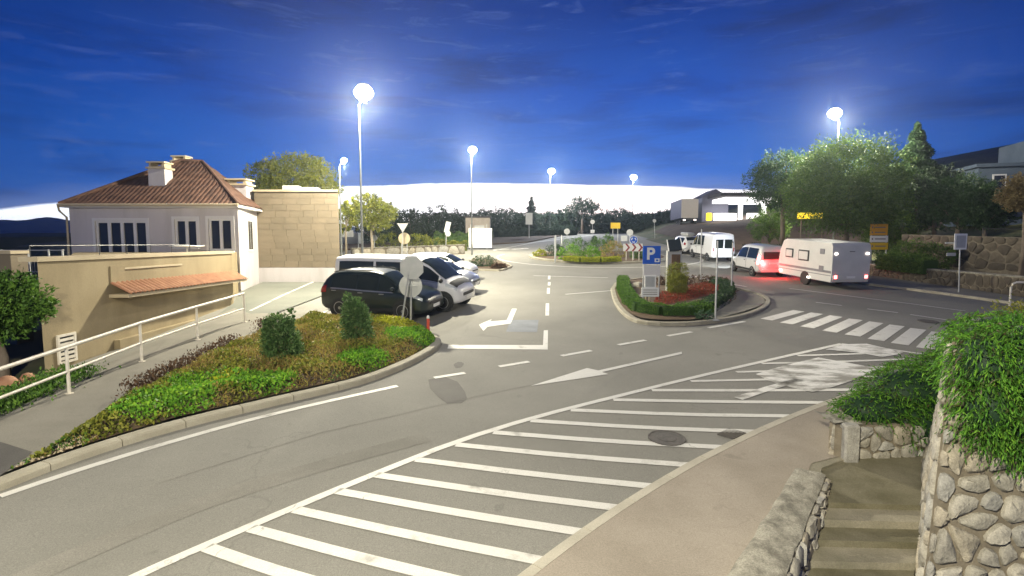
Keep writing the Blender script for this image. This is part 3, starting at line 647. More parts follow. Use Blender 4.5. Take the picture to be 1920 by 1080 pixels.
# plastered walls with real openings: built from strips round each window
wins = [(183, 279, 414, 478, 4), (331, 373, 411, 464, 2), (394, 438, 410, 470, 2)]
W3 = []
for a, b, t, bt, n in wins: W3.append((xat(a, YH), xat(b, YH), zat(bt, YH), zat(t, YH), n))
hb = MB(); th = .3
def wall_y(mb, x0, x1, z0, z1, y=YH, t=th):
    if x1 - x0 > .01 and z1 - z0 > .01: mb.box(((x0 + x1) / 2, y + t / 2, (z0 + z1) / 2), (x1 - x0, t, z1 - z0))
cur = XL
for x0, x1, z0, z1, n in W3:
    wall_y(hb, cur, x0, 0.6, ZE); wall_y(hb, x0, x1, 0.6, z0); wall_y(hb, x0, x1, z1, ZE); cur = x1
wall_y(hb, cur, XR, 0.6, ZE)
hb.prism([(XR - th, YH + th), (XR - .001, YH + th), (-14.62, 31.42), (-14.95, 31.42)], .6, ZE); hb.box((XL + th / 2, 31.5, (ZE + .6) / 2), (th, 7.0, ZE - .6))
hb.box((XL + 4, 34.9, (ZE + .6) / 2), (8, th, ZE - .6))
local(house, hb).build('wall', M['white_wall'], house)
for x0, x1, z0, z1, n in W3:
    fr = MB(); y = YH + .12; bw = .1
    fr.box(((x0 + x1) / 2, y, z1 - bw / 2), (x1 - x0, .1, bw)); fr.box(((x0 + x1) / 2, y, z0 + bw / 2), (x1 - x0, .1, bw))
    for k in range(n + 1):
        xx = x0 + (x1 - x0) * k / n; xx = min(max(xx, x0 + bw / 2), x1 - bw / 2); fr.box((xx, y - .002, (z0 + z1) / 2), (bw * (1.5 if 0 < k < n else 1), .1, z1 - z0 - .02))
    w_ = local(house, fr).build('window', M['frame'], house)
    for k in range(n):
        xa = x0 + (x1 - x0) * k / n + bw; xb = x0 + (x1 - x0) * (k + 1) / n - bw
        local(house, MB().box(((xa + xb) / 2, y + .02, (z0 + z1) / 2), (xb - xa + .06, .02, z1 - z0 - .1))).build('pane', M['glass'], w_)
    local(house, MB().box(((x0 + x1) / 2, YH - .04, z0 - .04), (x1 - x0 + .2, .18, .07))).build('sill', M['frame'], w_)
    # surround
    sr = MB(); sr.box((x0 - .07, YH - .012, (z0 + z1) / 2), (.12, .024, z1 - z0)); sr.box((x1 + .07, YH - .012, (z0 + z1) / 2), (.12, .024, z1 - z0)); sr.box(((x0 + x1) / 2, YH - .012, z1 + .07), (x1 - x0 + .26, .024, .14))
    local(house, sr).build('surround', M['frame'], w_)
SWX = XR - .72 * (29.7 - YH - th) / (31.42 - YH - th); SWR = math.atan(.72 / (31.42 - YH - th)); sw = MB(); sw.box((SWX + .01, 29.7, 4.6), (.05, .95, 1.75), SWR); w_ = local(house, sw).build('window', M['frame'], house)
local(house, MB().box((SWX + .04 + .22 * math.sin(SWR), 29.7 - .22, 4.6), (.02, .36, 1.5), SWR).box((SWX + .04 - .22 * math.sin(SWR), 29.7 + .22, 4.6), (.02, .36, 1.5), SWR)).build('pane', M['glass'], w_)
# hip roof with pantile ridges
ov = .45; A = Vector((XL - ov * .3, YH - ov, ZE)); B = Vector((XR + ov * .55, YH - ov, ZE)); C_ = Vector((-14.6, 33.2, ZE)); Dd = Vector((XL - ov * .3, 35.2, ZE)); R0 = Vector((-18.6, 31.0, 8.75)); R1 = Vector((-17.6, 31.4, 8.75))
def tiled(mb, e0, e1, t0, t1, pitch=.24, amp=.05):
    ln = (e1 - e0).length; n = int(ln / pitch); nrm = (e1 - e0).cross(t0 - e0).normalized(); sub = 4
    if nrm.z < 0: nrm = -nrm
    slope = ((t0 + t1) / 2 - (e0 + e1) / 2); up = (slope - (e1 - e0).normalized() * slope.dot((e1 - e0).normalized()))
    rows = 12; P = []
    ed = (e1 - e0).normalized(); s0 = (t0 - e0).dot(ed) ; s1 = (t1 - e0).dot(ed); 
    for j in range(rows + 1):
        f = j / rows; a = s0 * f; b = ln + (s1 - ln) * f; row = []
        for i in range(n * sub + 1):
            u = ln * i / (n * sub); uu = min(max(u, a), b)
            row.append(e0 + ed * uu + up * f + nrm * (amp * (abs(math.sin(math.pi * u / pitch)) - .3) + (.025 if j % 2 == 0 else 0)))
        P.append(row)
    mb.grid(P)
rf = MB(); tiled(rf, A, B, R0, R1); tiled(rf, B, C_, R1, R1 + Vector((0, .3, 0))); tiled(rf, Dd, A, R0 + Vector((0, .3, 0)), R0)
roof = local(house, rf).build('roof', M['tile'], house)
local(house, MB().prism([(A.x, A.y), (B.x, B.y), (C_.x, C_.y), (Dd.x, Dd.y)], ZE - .14, ZE - .02)).build('eaves', M['frame'], roof)
gt = MB(); gt.tube([A + Vector((0, -.07, -.03)), B + Vector((.05, -.07, -.03))], .07, 8); local(house, gt).build('gutter', M['tan_trim'], roof)
rd = MB()
for e in (A, B): 
    t = R0 if e is A else R1; rd.tube([e + Vector((0, 0, .04)), t + Vector((0, 0, .06))], .09, 8)
rd.tube([R0 + Vector((0, 0, .06)), R1 + Vector((0, 0, .06))], .09, 8); local(house, rd).build('ridge_tiles', M['tile'], roof)
dp = MB(); dp.tube([(XL - ov * .3, YH - ov - .05, ZE - .08), (XL - ov * .3, YH - ov, ZE - .3), (XL - .08, YH - .08, ZE - .62), (XL - .08, YH - .08, 1.2)], .05, 8); local(house, dp).build('downpipe', M['tan_trim'], house)
def chimney(x0, x1, y, z0, z1, lab, par):
    c = MB(); xm = (x0 + x1) / 2; wd = x1 - x0; c.box((xm, y, (z0 + z1) / 2), (wd, wd * .8, z1 - z0)); ch = local(house, c).build('chimney', M['white_wall'], par, label=lab)
    c2 = MB(); c2.box((xm, y, z1 + .05), (wd * 1.18, wd, .1))
    for sx in (-1, 1): c2.box((xm + sx * wd * .4, y, z1 + .2), (wd * .14, wd * .7, .2))
    c2.box((xm, y, z1 + .34), (wd * 1.1, wd * .95, .08)); local(house, c2).build('chimney_cap', M['tan_trim'], ch)
chimney(xat(295, 29.2), xat(325, 29.2), 29.2, 6.9, zat(318, 29.2), 'tall white chimney on the front slope', roof)
chimney(xat(338, 33.5), xat(363, 33.5), 33.5, 7.6, zat(305, 33.5), 'white chimney behind the ridge', roof)
chimney(xat(438, 31.5), xat(474, 31.5), 31.5, 6.2, zat(349, 31.5), 'low wide chimney by the cladded block', roof)

# ------------------------------------------------------------------ cladded block and terrace wall
tb = empty('cladded_building', 'flat roofed block clad in beige stone slabs beside the white house', 'building', (-12.3, 31.45, 1.5))
TX0, TX1, TZ0, TZ1 = -14.75, -9.95, 2.78, 7.1
TBP = [(TX0 + .05, 31.5), (TX1 - .04, 31.5), (-12.6, 39.5), (-18.5, 39.5)]
local(tb, MB().prism(TBP, 1.5, TZ1)).build('wall', M['clad'][0], tb)
rows = 12; hz = (TZ1 - TZ0) / rows; rr = random.Random(4)
for j in range(rows):
    cols = 6; off = rr.uniform(0, .5); cw = (TX1 - TX0) / cols
    edges = [TX0] + [TX0 + (i + off) * cw for i in range(1, cols)] + [TX1] if off > .12 else [TX0 + i * cw for i in range(cols + 1)]
    for a, b in zip(edges, edges[1:]):
        local(tb, MB().box(((a + b) / 2, 31.45 + .03 + rr.uniform(-.006, .006), TZ0 + (j + .5) * hz), (b - a - .012, .07, hz - .012))).build('cladding_slab', rr.choice(M['clad']), tb)
local(tb, MB().box(((TX0 + TX1) / 2, 31.4, (TZ0 + 1.2) / 2), (TX1 - TX0 + .04, .12, TZ0 - 1.25))).build('plinth', M['white_wall'], tb)
local(tb, MB().prism([(TX0 - .03, 31.38), (TX1 + .03, 31.38), (-12.55, 39.6), (-18.6, 39.6)], TZ1 + .002, TZ1 + .12)).build('roof_coping', M['tan_trim'], tb)
for px0, px1, top_, lab in ((538, 567, 349, 'grey rooftop air conditioning unit on the cladded block'), (574, 601, 352, 'low white rooftop duct at the right edge of the cladded block')):
    a, b = xat(px0, 32.5), xat(px1, 32.5); z1 = zat(top_, 32.5); u = empty('rooftop_unit', lab, 'rooftop unit', ((a + b) / 2, 32.5, TZ1 + .12), 'rooftop units')
    MB().box((0, 0, (z1 - TZ1 - .12) / 2), (b - a, .6, z1 - TZ1 - .12), bev=.02).build('casing', M['frame'], u); MB().box((0, -.305, (z1 - TZ1 - .12) / 2), ((b - a) * .8, .02, (z1 - TZ1) * .5)).build('grille', M['sign_back'], u)

# terrace wall, runs away from the camera beside the railing
WA = Vector((-11.95, 13.7, 0)); WB = Vector((-12.45, 24.2, 0)); ZW = 3.84
tw = empty('terrace_wall', 'tan rendered terrace wall with a small tiled canopy, left of the railing', 'wall', (WA.x, WA.y, .7))
wd_ = (WB - WA).normalized(); wn = Vector((wd_.y, -wd_.x, 0))     # faces the railing
def WP(s, z, o=0): p = WA + wd_ * s + wn * o; return Vector((p.x, p.y, z))
WLn = (WB - WA).length
local(tw, MB().prism([(WP(0, 0).x, WP(0, 0).y), (WP(WLn, 0).x, WP(WLn, 0).y), (WP(WLn, 0, -.4).x, WP(WLn, 0).y), (-14.0, 27.75), (-21.9, 27.75), (-21.3, 26.5), (-12.1, 14.75)], .3, ZW - .12)).build('wall', M['tan_wall'], tw)
def wbox(mb, s0, s1, z0, z1, o0, o1):
    q = [WP(s0, 0, o0), WP(s1, 0, o0), WP(s1, 0, o1), WP(s0, 0, o1)]; mb.prism([(p.x, p.y) for p in q], z0, z1); return mb
local(tw, wbox(MB(), -.05, WLn + .05, ZW - .12, ZW, -.42, .05)).build('coping', M['tan_trim'], tw)
def s_at(px):
    u = (px - 960) / F; return (u * WA.y - WA.x) / (wd_.x - u * wd_.y)
def zw(px, py): p = WA + wd_ * s_at(px); return zat(py, p.y)
local(tw, wbox(MB(), s_at(232), s_at(340), zw(280, 500) - .03, zw(280, 500) + .03, .0, .035)).build('moulding', M['tan_trim'], tw)
local(tw, wbox(MB(), s_at(205), s_at(232), zw(215, 532), ZW - .35, .0, .03)).build('render_panel', M['tan_wall'], tw)
# tiled canopy
cs0, cs1 = s_at(203), s_at(438); cz0 = zw(203, 558); cz1 = zw(438, 527)
cn = MB(); P = []
nt_ = int((cs1 - cs0) / .22); 
czt = lambda s: cz0 + (cz1 - cz0) * (s - cs0) / (cs1 - cs0)
for f, o, dz in ((0, .02, .33), (.35, .22, .22), (.7, .42, .11), (1, .62, 0.0)):
    P.append([WP(cs0 + (cs1 - cs0) * i / (nt_ * 4), czt(cs0 + (cs1 - cs0) * i / (nt_ * 4)) + .1 + dz + .05 * abs(math.sin(math.pi * i / 4)), o) for i in range(nt_ * 4 + 1)])
cn.grid(P)
canopy = local(tw, cn).build('canopy', M['tile_o'], tw, smooth=False)
sl = MB(); a0, a1, b0, b1 = WP(cs0 - .05, czt(cs0), 0), WP(cs1, czt(cs1), 0), WP(cs0 - .05, czt(cs0), .56), WP(cs1, czt(cs1), .56)
U = Vector((0, 0, .1)); sl.add([a0, a1, b1, b0, a0 + U, a1 + U, b1 + U, b0 + U], [(0, 3, 2, 1), (4, 5, 6, 7), (0, 1, 5, 4), (1, 2, 6, 5), (2, 3, 7, 6), (3, 0, 4, 7)])
local(tw, sl).build('canopy_slab', M['tan_trim'], canopy)
# louvred vent
v0, v1 = s_at(95), s_at(131); vz1, vz0 = zw(112, 626), zw(112, 680); v0 = max(v0, .12)
vf = MB(); wbox(vf, v0, v1, vz0, vz0 + .06, 0, .05); wbox(vf, v0, v1, vz1 - .06, vz1, 0, .05); wbox(vf, v0, v0 + .07, vz0 + .06, vz1 - .06, 0, .048); wbox(vf, v1 - .07, v1, vz0 + .06, vz1 - .06, 0, .048)
vent = local(tw, vf).build('vent', M['rail'], tw)
local(tw, wbox(MB(), v0 + .07, v1 - .07, vz0 + .06, vz1 - .06, 0, .006)).build('vent_backing', M['black'], vent)
for k in range(5):
    z = vz0 + .1 + k * (vz1 - vz0 - .16) / 5; local(tw, wbox(MB(), v0 + .07, v1 - .07, z, z + (vz1 - vz0) * .09, .008, .04)).build('slat', M['rail'], vent)
# low concrete plinth at the foot of the wall
local(tw, wbox(MB(), s_at(205), WLn, .5, 1.25, 0, .18)).build('footing', M['tan_wall'], tw)
# terrace handrail
hr = empty('terrace_handrail', 'thin metal handrail along the top of the terrace wall', 'railing', (WA.x, WA.y, ZW))
local(hr, MB().tube([WP(.05, ZW + .28, -.2), WP(7.5, ZW + .28, -.2)], .016, 6)).build('rail', M['dark'], hr)
for k in range(7): local(hr, MB().tube([WP(.05 + k * 1.24, ZW - .01, -.2), WP(.05 + k * 1.24, ZW + .28, -.2)], .012, 6)).build('post', M['dark'], hr)
tt = empty('terrace_table', 'round white table top just above the terrace wall', 'table', (xat(352, 25.5), 25.5, ZW - .12), None)
MB().lathe((0, 0, 0), [(.25, 0), (.25, .03), (.04, .05), (.04, .28), (.72, .30), (.74, .33), (.72, .35), (.02, .36)], 24).build('table_top', M['sign_white'], tt, smooth=True)
# lower terrace with fence at the far left
lt = empty('garden_terrace', 'low garden terrace block below the fence at the left edge', 'wall', (-19, 20, .5))
local(lt, MB().box((-20.5, 22.6, 1.2), (13, 5.2, 2.7))).build('wall', M['tan_wall'], lt); local(lt, MB().box((-20.5, 22.6, 2.58), (13.1, 5.3, .08))).build('coping', M['tan_trim'], lt)
fn = empty('terrace_fence', 'see-through fence of thin posts by the sea, left of the house', 'fence', (-19, 20.1, 2.62))
fa, fb = xat(-30, 20.1), xat(122, 20.1)
for z in (1.0, .2): local(fn, MB().tube([(fa, 20.1, 2.62 + z + .3), (fb, 20.1, 2.62 + z + .3)], .022, 6)).build('rail', M['galv'], fn)
for px in (5, 55, 93, 119): local(fn, MB().tube([(xat(px, 20.1), 20.1, 2.6), (xat(px, 20.1), 20.1, 3.95)], .035, 6)).build('post', M['galv'], fn)
for k in range(28):
    x = fa + (fb - fa) * (k + .5) / 28; local(fn, MB().tube([(x, 20.1, 2.82), (x, 20.1, 3.62)], .006, 4)).build('bar', M['galv'], fn)
gp = empty('gate_pillar', 'square beige stone pillar cut by the left edge', 'pillar', (-16.4, 17.2, .9))
local(gp, MB().box((-16.6, 17.3, 2.3), (1.9, .6, 3.1))).build('shaft', M['clad'][1], gp); local(gp, MB().box((-16.6, 17.3, 3.9), (2.0, .7, .1))).build('cap', M['tan_trim'], gp)

# ------------------------------------------------------------------ white railing on the left footpath
rl = empty('pipe_railing', 'white painted pipe railing along the left footpath', 'railing', G(460, 605))
rp_ = [(-95, 838), (130, 738), (266, 678), (371, 637), (459, 604)]; tp_ = [(-95, 737), (125, 657), (265, 611), (369, 577), (459, 551)]
bs = [G(*p, .09) for p in rp_]; hts = 1.06
tops = [b + Vector((0, 0, hts)) for b in bs]; mids = [b + Vector((0, 0, hts * .48)) for b in bs]
local(rl, MB().tube(tops, .042, 10)).build('top_rail', M['rail'], rl, smooth=True)
local(rl, MB().tube(mids, .03, 10)).build('mid_rail', M['rail'], rl, smooth=True)
for b, t in zip(bs, tops):
    po = local(rl, MB().tube([b, t], .036, 10)).build('post', M['rail'], rl, smooth=True); local(rl, MB().lathe(b, [(.085, 0), (.085, .012), (.04, .016)], 12)).build('base_plate', M['rail'], po)
# things under the tree at the far left
for i, (px, py, D, r, lab) in enumerate([(14, 735, 12.3, .22, 'rounded terracotta boulder at the left edge below the railing'), (52, 722, 12.9, .15, 'smaller terracotta boulder beside the tree foot')]):
    p = PD(px, py, D); p.z = gz(p.x, p.y) + .05; b = MB(); n = 12
    pr = [(r * .8, -.1), (r, r * .4), (r * .9, r * 1.0), (r * .55, r * 1.5), (.02, r * 1.65)]
    b.lathe((0, 0, 0), pr, n); b.v = [(x * (1 + .12 * math.sin(7 * y + 3 * z)), y * (1 + .12 * math.sin(5 * x + i)), z) for x, y, z in b.v]
    o = b.build('boulder', M['russet'], smooth='all', label=lab, category='boulder'); o.location = p

# ------------------------------------------------------------------ street lamps
def street_lamp(name, label, base, h, arm, head=.42, power=4000, far=False, r0=.062, light=True):
    b = Vector(base); root = empty(name, label, 'street lamp', b, 'street lamps')
    ax = Vector(arm); tip = ax + Vector((0, 0, h))
    pole = MB().tube([(0, 0, -.1), (0, 0, 1.0)], r0 * 1.35, 10).tube([(0, 0, 1.0), (0, 0, h * .55), (0, 0, h - .35), ax * .3 + Vector((0, 0, h - .1)), ax * .8 + Vector((0, 0, h))], [r0, r0 * .8, r0 * .6, r0 * .5, r0 * .45], 10)
    pole.build('pole', M['pole'], root, smooth=True)
    hd = MB().lathe(tip, [(.05, head * 1.5), (head * .5, head * 1.42), (head * .62, head * 1.25), (head * .5, head * 1.2)], 20); hd.build('lamp_head', M['galv'], root, smooth=True)
    MB().lathe(tip, [(head * .22, -.12), (head * .3, .04), (head * .25, .1)], 14).build('collar', M['galv'], root, smooth=True)
    gl = [(head * .92 * math.sin(math.pi * k / 12) + .004, head * .62 - head * .68 * math.cos(math.pi * k / 12)) for k in range(13)]
    MB().lathe(tip, gl, 22).build('lamp_bowl', M['opal_far' if far else 'opal'], root, smooth='all')
    if light:
        l = bpy.data.lights.new(name + '_light', 'POINT'); l.energy = power; l.color = (0.93, 0.96, 1.0) if far else LAMP; l.shadow_soft_size = .25
        lo_ = bpy.data.objects.new('lamp_light', l); COL.objects.link(lo_); lo_.parent = root; lo_.location = tip + Vector((0, -.05, -.16))
    return root
street_lamp('street_lamp', 'tallest and brightest street lamp, rising behind the parked white van', G(681, 545), 9.75, (.28, -.1, 0), .5, 16000)
street_lamp('street_lamp', 'small street lamp on the corner of the cladded building', (xat(641, 40), 40, S * 40), 7.6, (.35, 0, 0), .22, 2600)
street_lamp('street_lamp', 'street lamp with its pole in front of the white board', G(885, 478), 9.4, (.12, 0, 0), .4, 13000)
street_lamp('street_lamp', 'street lamp at the far side of the roundabout, pole left of the round tree', G(1031, 440), 10.2, (.2, 0, 0), .6, 14000, True)
street_lamp('street_lamp', 'farthest clear street lamp, above the yellow sign', (xat(1184, 118), 118, terrain_z(np.array(26.), np.array(118.)) * 1.0), 11.0, (.1, 0, 0), .72, 10000, True)
street_lamp('street_lamp', 'street lamp rising out of the round tree on the right', (xat(1560, 46), 46, S * 46 - .2), 11.9, (-.5, -.2, 0), .55, 16000)
street_lamp('street_lamp', 'street lamp behind the viewer beside the near lane', (-3.2, -3.2, S * -3.2), 9.0, (-.5, .3, 0), .42, 12000)

# ------------------------------------------------------------------ vehicles
def pchip(xk, yk, x):
    xk = np.asarray(xk, float); yk = np.asarray(yk, float); h = np.diff(xk); d = np.diff(yk) / h; m = np.zeros(len(xk))
    for i in range(1, len(xk) - 1):
        if d[i - 1] * d[i] > 0: m[i] = 2 * d[i - 1] * d[i] / (d[i - 1] + d[i])
    m[0] = d[0]; m[-1] = d[-1]
    i = np.clip(np.searchsorted(xk, x) - 1, 0, len(xk) - 2); t = (x - xk[i]) / h[i]
    return (2 * t**3 - 3 * t**2 + 1) * yk[i] + (t**3 - 2 * t**2 + t) * h[i] * m[i] + (-2 * t**3 + 3 * t**2) * yk[i + 1] + (t**3 - t**2) * h[i] * m[i + 1]
class Body:
    def __init__(s, st): s.st = np.array(st, float); s.x0, s.x1 = s.st[0, 0], s.st[-1, 0]
    def sec(s, x):
        zb, zs, zt, w0, w1, w2 = [float(pchip(s.st[:, 0], s.st[:, k], x)) for k in range(1, 7)]
        g = zt - zs; return [(w0 * .86, zb), (w0, zb + .09), (w1 * 1.012, zb + .55 * (zs - zb)), (w1 * .985, zs), (w2 + .03 * min(1, g), zt - .16 * g - .012), (w2 - .10, zt - .012 - .01 * g), (0, zt + .02)]
    def pt(s, x, q, off=0.0):
        P = s.sec(x); P = [(-a, b) for a, b in P] + [(a, b) for a, b in P[-2::-1]]
        i = min(int(q), 11); t = q - i
        def cr(k):
            p0, p1, p2, p3 = P[max(i - 1, 0)][k], P[i][k], P[i + 1][k], P[min(i + 2, 12)][k]
            lin = p1 + (p2 - p1) * t; c = .5 * ((2 * p1) + (-p0 + p2) * t + (2 * p0 - 5 * p1 + 4 * p2 - p3) * t * t + (-p0 + 3 * p1 - 3 * p2 + p3) * t**3)
            return lin * .55 + c * .45
        return Vector((x, cr(0), cr(1)))
    def opt(s, x, q, off):
        e = .01; p = s.pt(x, q); a = s.pt(min(x + e, s.x1), q) - s.pt(max(x - e, s.x0), q); b = s.pt(x, min(q + e * 5, 12)) - s.pt(x, max(q - e * 5, 0))
        n = a.cross(b); n.normalize()
        if n.dot(Vector((0, p.y, p.z - .8))) < 0: n = -n
        return p + n * off
    def mesh(s, nx=44):
        xs_ = np.unique(np.concatenate([np.linspace(s.x0, s.x1, nx), s.st[:, 0]])); qs = np.linspace(0, 12, 49); mb = MB()
        P = [[s.pt(x, q) for q in qs] for x in xs_]; mb.grid(P); m = len(qs); n = len(xs_)
        mb.f += [tuple(range(m - 1, -1, -1)), tuple((n - 1) * m + k for k in range(m))]
        return mb
    def patch(s, xa, xb, qa, qb, off=.008, n=8, m=6, shear=0.0):
        return MB().grid([[s.opt(xa + (xb - xa) * i / n + shear * (j / m), qa + (qb - qa) * j / m, off) for j in range(m + 1)] for i in range(n + 1)])
def place(root, c, ang, k=1.0):
    """stand a vehicle on the sloping road: c ground point, ang heading in the road plane"""
    nrm = Vector((0, -S, 1)).normalized(); f = Vector((math.cos(ang), math.sin(ang), 0)); f.z = S * f.y; f.normalize(); y = nrm.cross(f)
    root.matrix_world = Matrix(((f.x * k, y.x * k, nrm.x * k, c[0]), (f.y * k, y.y * k, nrm.y * k, c[1]), (f.z * k, y.z * k, nrm.z * k, gz(c[0], c[1])), (0, 0, 0, 1)))
def wheel(root, x, y, r, wdt, side):
    t = MB(); pr = [(r * .62, -wdt / 2), (r * .93, -wdt / 2), (r, -wdt * .32), (r, wdt * .32), (r * .93, wdt / 2), (r * .62, wdt / 2)]
    def turn(mb): mb.v = [(vx, -vz * side * -1, vy) for vx, vy, vz in mb.v]; return mb
    w_ = turn(t.lathe((0, 0, 0), pr, 22)).build('wheel', M['rubber'], root, smooth=True); w_.location = (x, y, r)
    rm = MB(); rm.lathe((0, 0, 0), [(r * .64, wdt * .30), (r * .64, wdt * .50), (r * .58, wdt * .51), (r * .56, wdt * .40)], 22)
    for k in range(5):
        a = 6.283 * k / 5; ca, sa = math.cos(a), math.sin(a); q = [(-.1, .12), (.1, .12), (.07, .6), (-.07, .6)]
        rm.add([(r * (u * ca - v * sa), r * (u * sa + v * ca), wdt * .47) for u, v in q] + [(r * (u * ca - v * sa), r * (u * sa + v * ca), wdt * .38) for u, v in q], [(0, 1, 2, 3), (7, 6, 5, 4), (0, 4, 5, 1), (1, 5, 6, 2), (2, 6, 7, 3), (3, 7, 4, 0)])
    rm.lathe((0, 0, 0), [(r * .15, wdt * .3), (r * .15, wdt * .5), (.01, wdt * .51)], 12)
    o = turn(rm).build('rim', M['rim'], w_)
    return w_
def car(name, label, cat, c, ang, st, paint_, wheels, r, half, side_glass, shield, rear, k=1.0, lights=(None, None), tail='taillight', group=None, extra=None, roof_rail=False, pillar=None):
    root = empty(name, label, cat, (0, 0, 0), group); B = Body(st)
    body = B.mesh().build('body', M[paint_], root, smooth='all')
    for sgn in (0, 1):
        for xa, xb in side_glass:
            q0, q1 = (3.10, 3.93) if sgn == 0 else (8.90, 8.07)
            B.patch(xa, xb, q0, q1, .010, 14, 5).build('side_window', M['glass_car'], root, smooth='all')
        # sill and wheel arches
        q0, q1 = (.95, 1.35) if sgn == 0 else (11.05, 10.65)
        B.patch(st[2][0], st[-3][0], q0, q1, .012, 12, 2).build('side_sill', M['black'], root)
        for xa, xb in side_glass:
            for xd in (xa - .03, xb + .03):
                if xd < shield[0] + .55: B.patch(xd - .007, xd + .007, *((1.4, 3.02) if sgn == 0 else (10.6, 8.98)), .006, 1, 8).build('door_gap', M['black'], root)
            hx = xa + .14; pq = B.opt(hx, 2.82 if sgn == 0 else 9.18, .02); MB().box((pq.x, pq.y, pq.z), (.2, .03, .035), bev=.01).build('door_handle', M['rim' if paint_ == 'paint_suv' else 'black'], root)
        B.patch(side_glass[0][0], side_glass[-1][1], *((2.98, 3.06) if sgn == 0 else (9.02, 8.94)), .012, 16, 1).build('window_trim', M['rim'], root)
        hl = lights[0]
        if hl:
            q0, q1 = (hl[2], hl[3]) if sgn == 0 else (12 - hl[2], 12 - hl[3]); B.patch(hl[0], hl[1], q0, q1, .012, 6, 4).build('headlight', M[hl[4] if len(hl) > 4 else 'headlight'], root, smooth='all')
        tl = lights[1]
        if tl:
            q0, q1 = (tl[2], tl[3]) if sgn == 0 else (12 - tl[2], 12 - tl[3]); B.patch(tl[0], tl[1], q0, q1, .014, 5, 4).build('tail_light', M[tail], root, smooth='all')
        for wx in wheels:
            y = (half - .10) * (-1 if sgn == 0 else 1); s_ = -1 if sgn == 0 else 1
            arch = MB(); arch.disc((wx, y + s_ * .095, r * 1.04), r * 1.17, (0, 1, 0), .03, 26); arch.build('wheel_arch', M['black'], root)
            wheel(root, wx, y + s_ * .035, r, .21, s_)
        mx = shield[1] - .12; p = B.opt(mx, 3.25 if sgn == 0 else 8.75, .1); s_ = -1 if sgn == 0 else 1
        MB().box((p.x, p.y, p.z), (.12, .2, .15), bev=.04).build('wing_mirror', M['black' if paint_ != 'paint_suv' else 'paint_suv'], root, smooth=True)
        if roof_rail:
            MB().tube([B.opt(x, 4.75 if sgn == 0 else 7.25, .05) for x in np.linspace(*roof_rail, 9)], .018, 6).build('roof_rail', M['dark'], root, smooth=True)
    B.patch(shield[0], shield[1], 4.35, 7.65, .010, 8, 12).build('windscreen', M['glass_car'], root, smooth='all')
    if rear: B.patch(rear[0], rear[1], 4.35, 7.65, .010, 6, 12).build('rear_window', M['glass_car'], root, smooth='all')
    # grille and plate at the nose
    xn = B.x1; g = B.sec(xn); zg = (g[1][1] + g[3][1]) / 2
    MB().box((xn + .0, 0, zg + .05), (.05, g[3][0] * 1.5, (g[3][1] - g[1][1]) * .45), bev=.015).build('grille', M['black'], root)
    MB().box((xn + .03, 0, zg - .06), (.02, .5, .11)).build('number_plate', M['sign_white'], root)
    MB().box((B.x0 - .012, 0, B.sec(B.x0)[3][1] - .12), (.02, .5, .11)).build('number_plate', M['sign_white'], root)
    if extra: extra(root, B)
    place(root, c, ang, k)
    return root
SUV = [(-2.29, .50, .86, .98, .66, .70, .62), (-2.2, .36, .98, 1.17, .84, .85, .72), (-2.0, .27, 1.04, 1.40, .90, .90, .68), (-1.72, .24, 1.05, 1.57, .92, .92, .66), (-1.0, .24, 1.03, 1.66, .92, .93, .66), (-.2, .24, 1.00, 1.67, .92, .93, .66), (.35, .24, .99, 1.60, .92, .93, .65),
       (.75, .24, .985, 1.41, .92, .92, .66), (1.15, .24, .975, 1.14, .92, .91, .72), (1.7, .26, .92, 1.03, .91, .90, .70), (2.08, .29, .80, .90, .84, .83, .64), (2.26, .38, .66, .74, .66, .66, .55)]
car('suv_car', 'dark teal black SUV parked nearest, behind the flower bed', 'car', (-5.15, 21.75), R(-17), [(r_[0] * .93, r_[1], r_[2], r_[3] * 1.02, *r_[4:]) for r_ in SUV], 'paint_suv', (-1.24, 1.27), .36, .92, [(-1.60, -.58), (-.52, .26), (.32, .91)], (.39, 1.0), (-1.97, -1.62), k=1.09,
    lights=((1.66, 1.97, 2.75, 3.25), (-2.06, -1.79, 2.6, 3.3)), group='cars in the parking row', roof_rail=(-1.6, .2))
VAN = [(-2.70, .45, 1.05, 1.82, .84, .86, .74), (-2.62, .32, 1.12, 1.93, .93, .95, .80), (-1.5, .28, 1.14, 1.97, .95, .97, .82), (0, .28, 1.14, 1.97, .95, .97, .82), (.85, .28, 1.12, 1.93, .95, .97, .80), (1.25, .28, 1.10, 1.78, .95, .96, .78), (1.75, .28, 1.06, 1.36, .94, .94, .80), (2.0, .28, 1.02, 1.17, .93, .92, .76), (2.35, .30, .88, 1.0, .88, .87, .68), (2.56, .36, .70, .80, .74, .72, .6)]
def vanx(root, B):
    for q in ((2.4, 2.55), (9.6, 9.45)): B.patch(-2.2, 1.5, q[0], q[1], .008, 12, 1).build('side_trim', M['paint_silver'], root)
    B.patch(2.12, 2.4, 3.4, 8.6, .012, 6, 10).build('bonnet_trim', M['black'], root, smooth='all')
car('van', 'long white van parked between the dark SUV and the grey hatchback', 'van', (-4.62, 24.0), R(-16), VAN, 'paint_white', (-1.6, 1.92), .35, .95, [(-2.45, -.95), (-.85, .55), (.68, 1.72)], (1.02, 1.95), None, k=1.12,
    lights=((2.0, 2.42, 2.75, 3.35), (-2.66, -2.5, 2.2, 3.2)), group='cars in the parking row', extra=vanx)
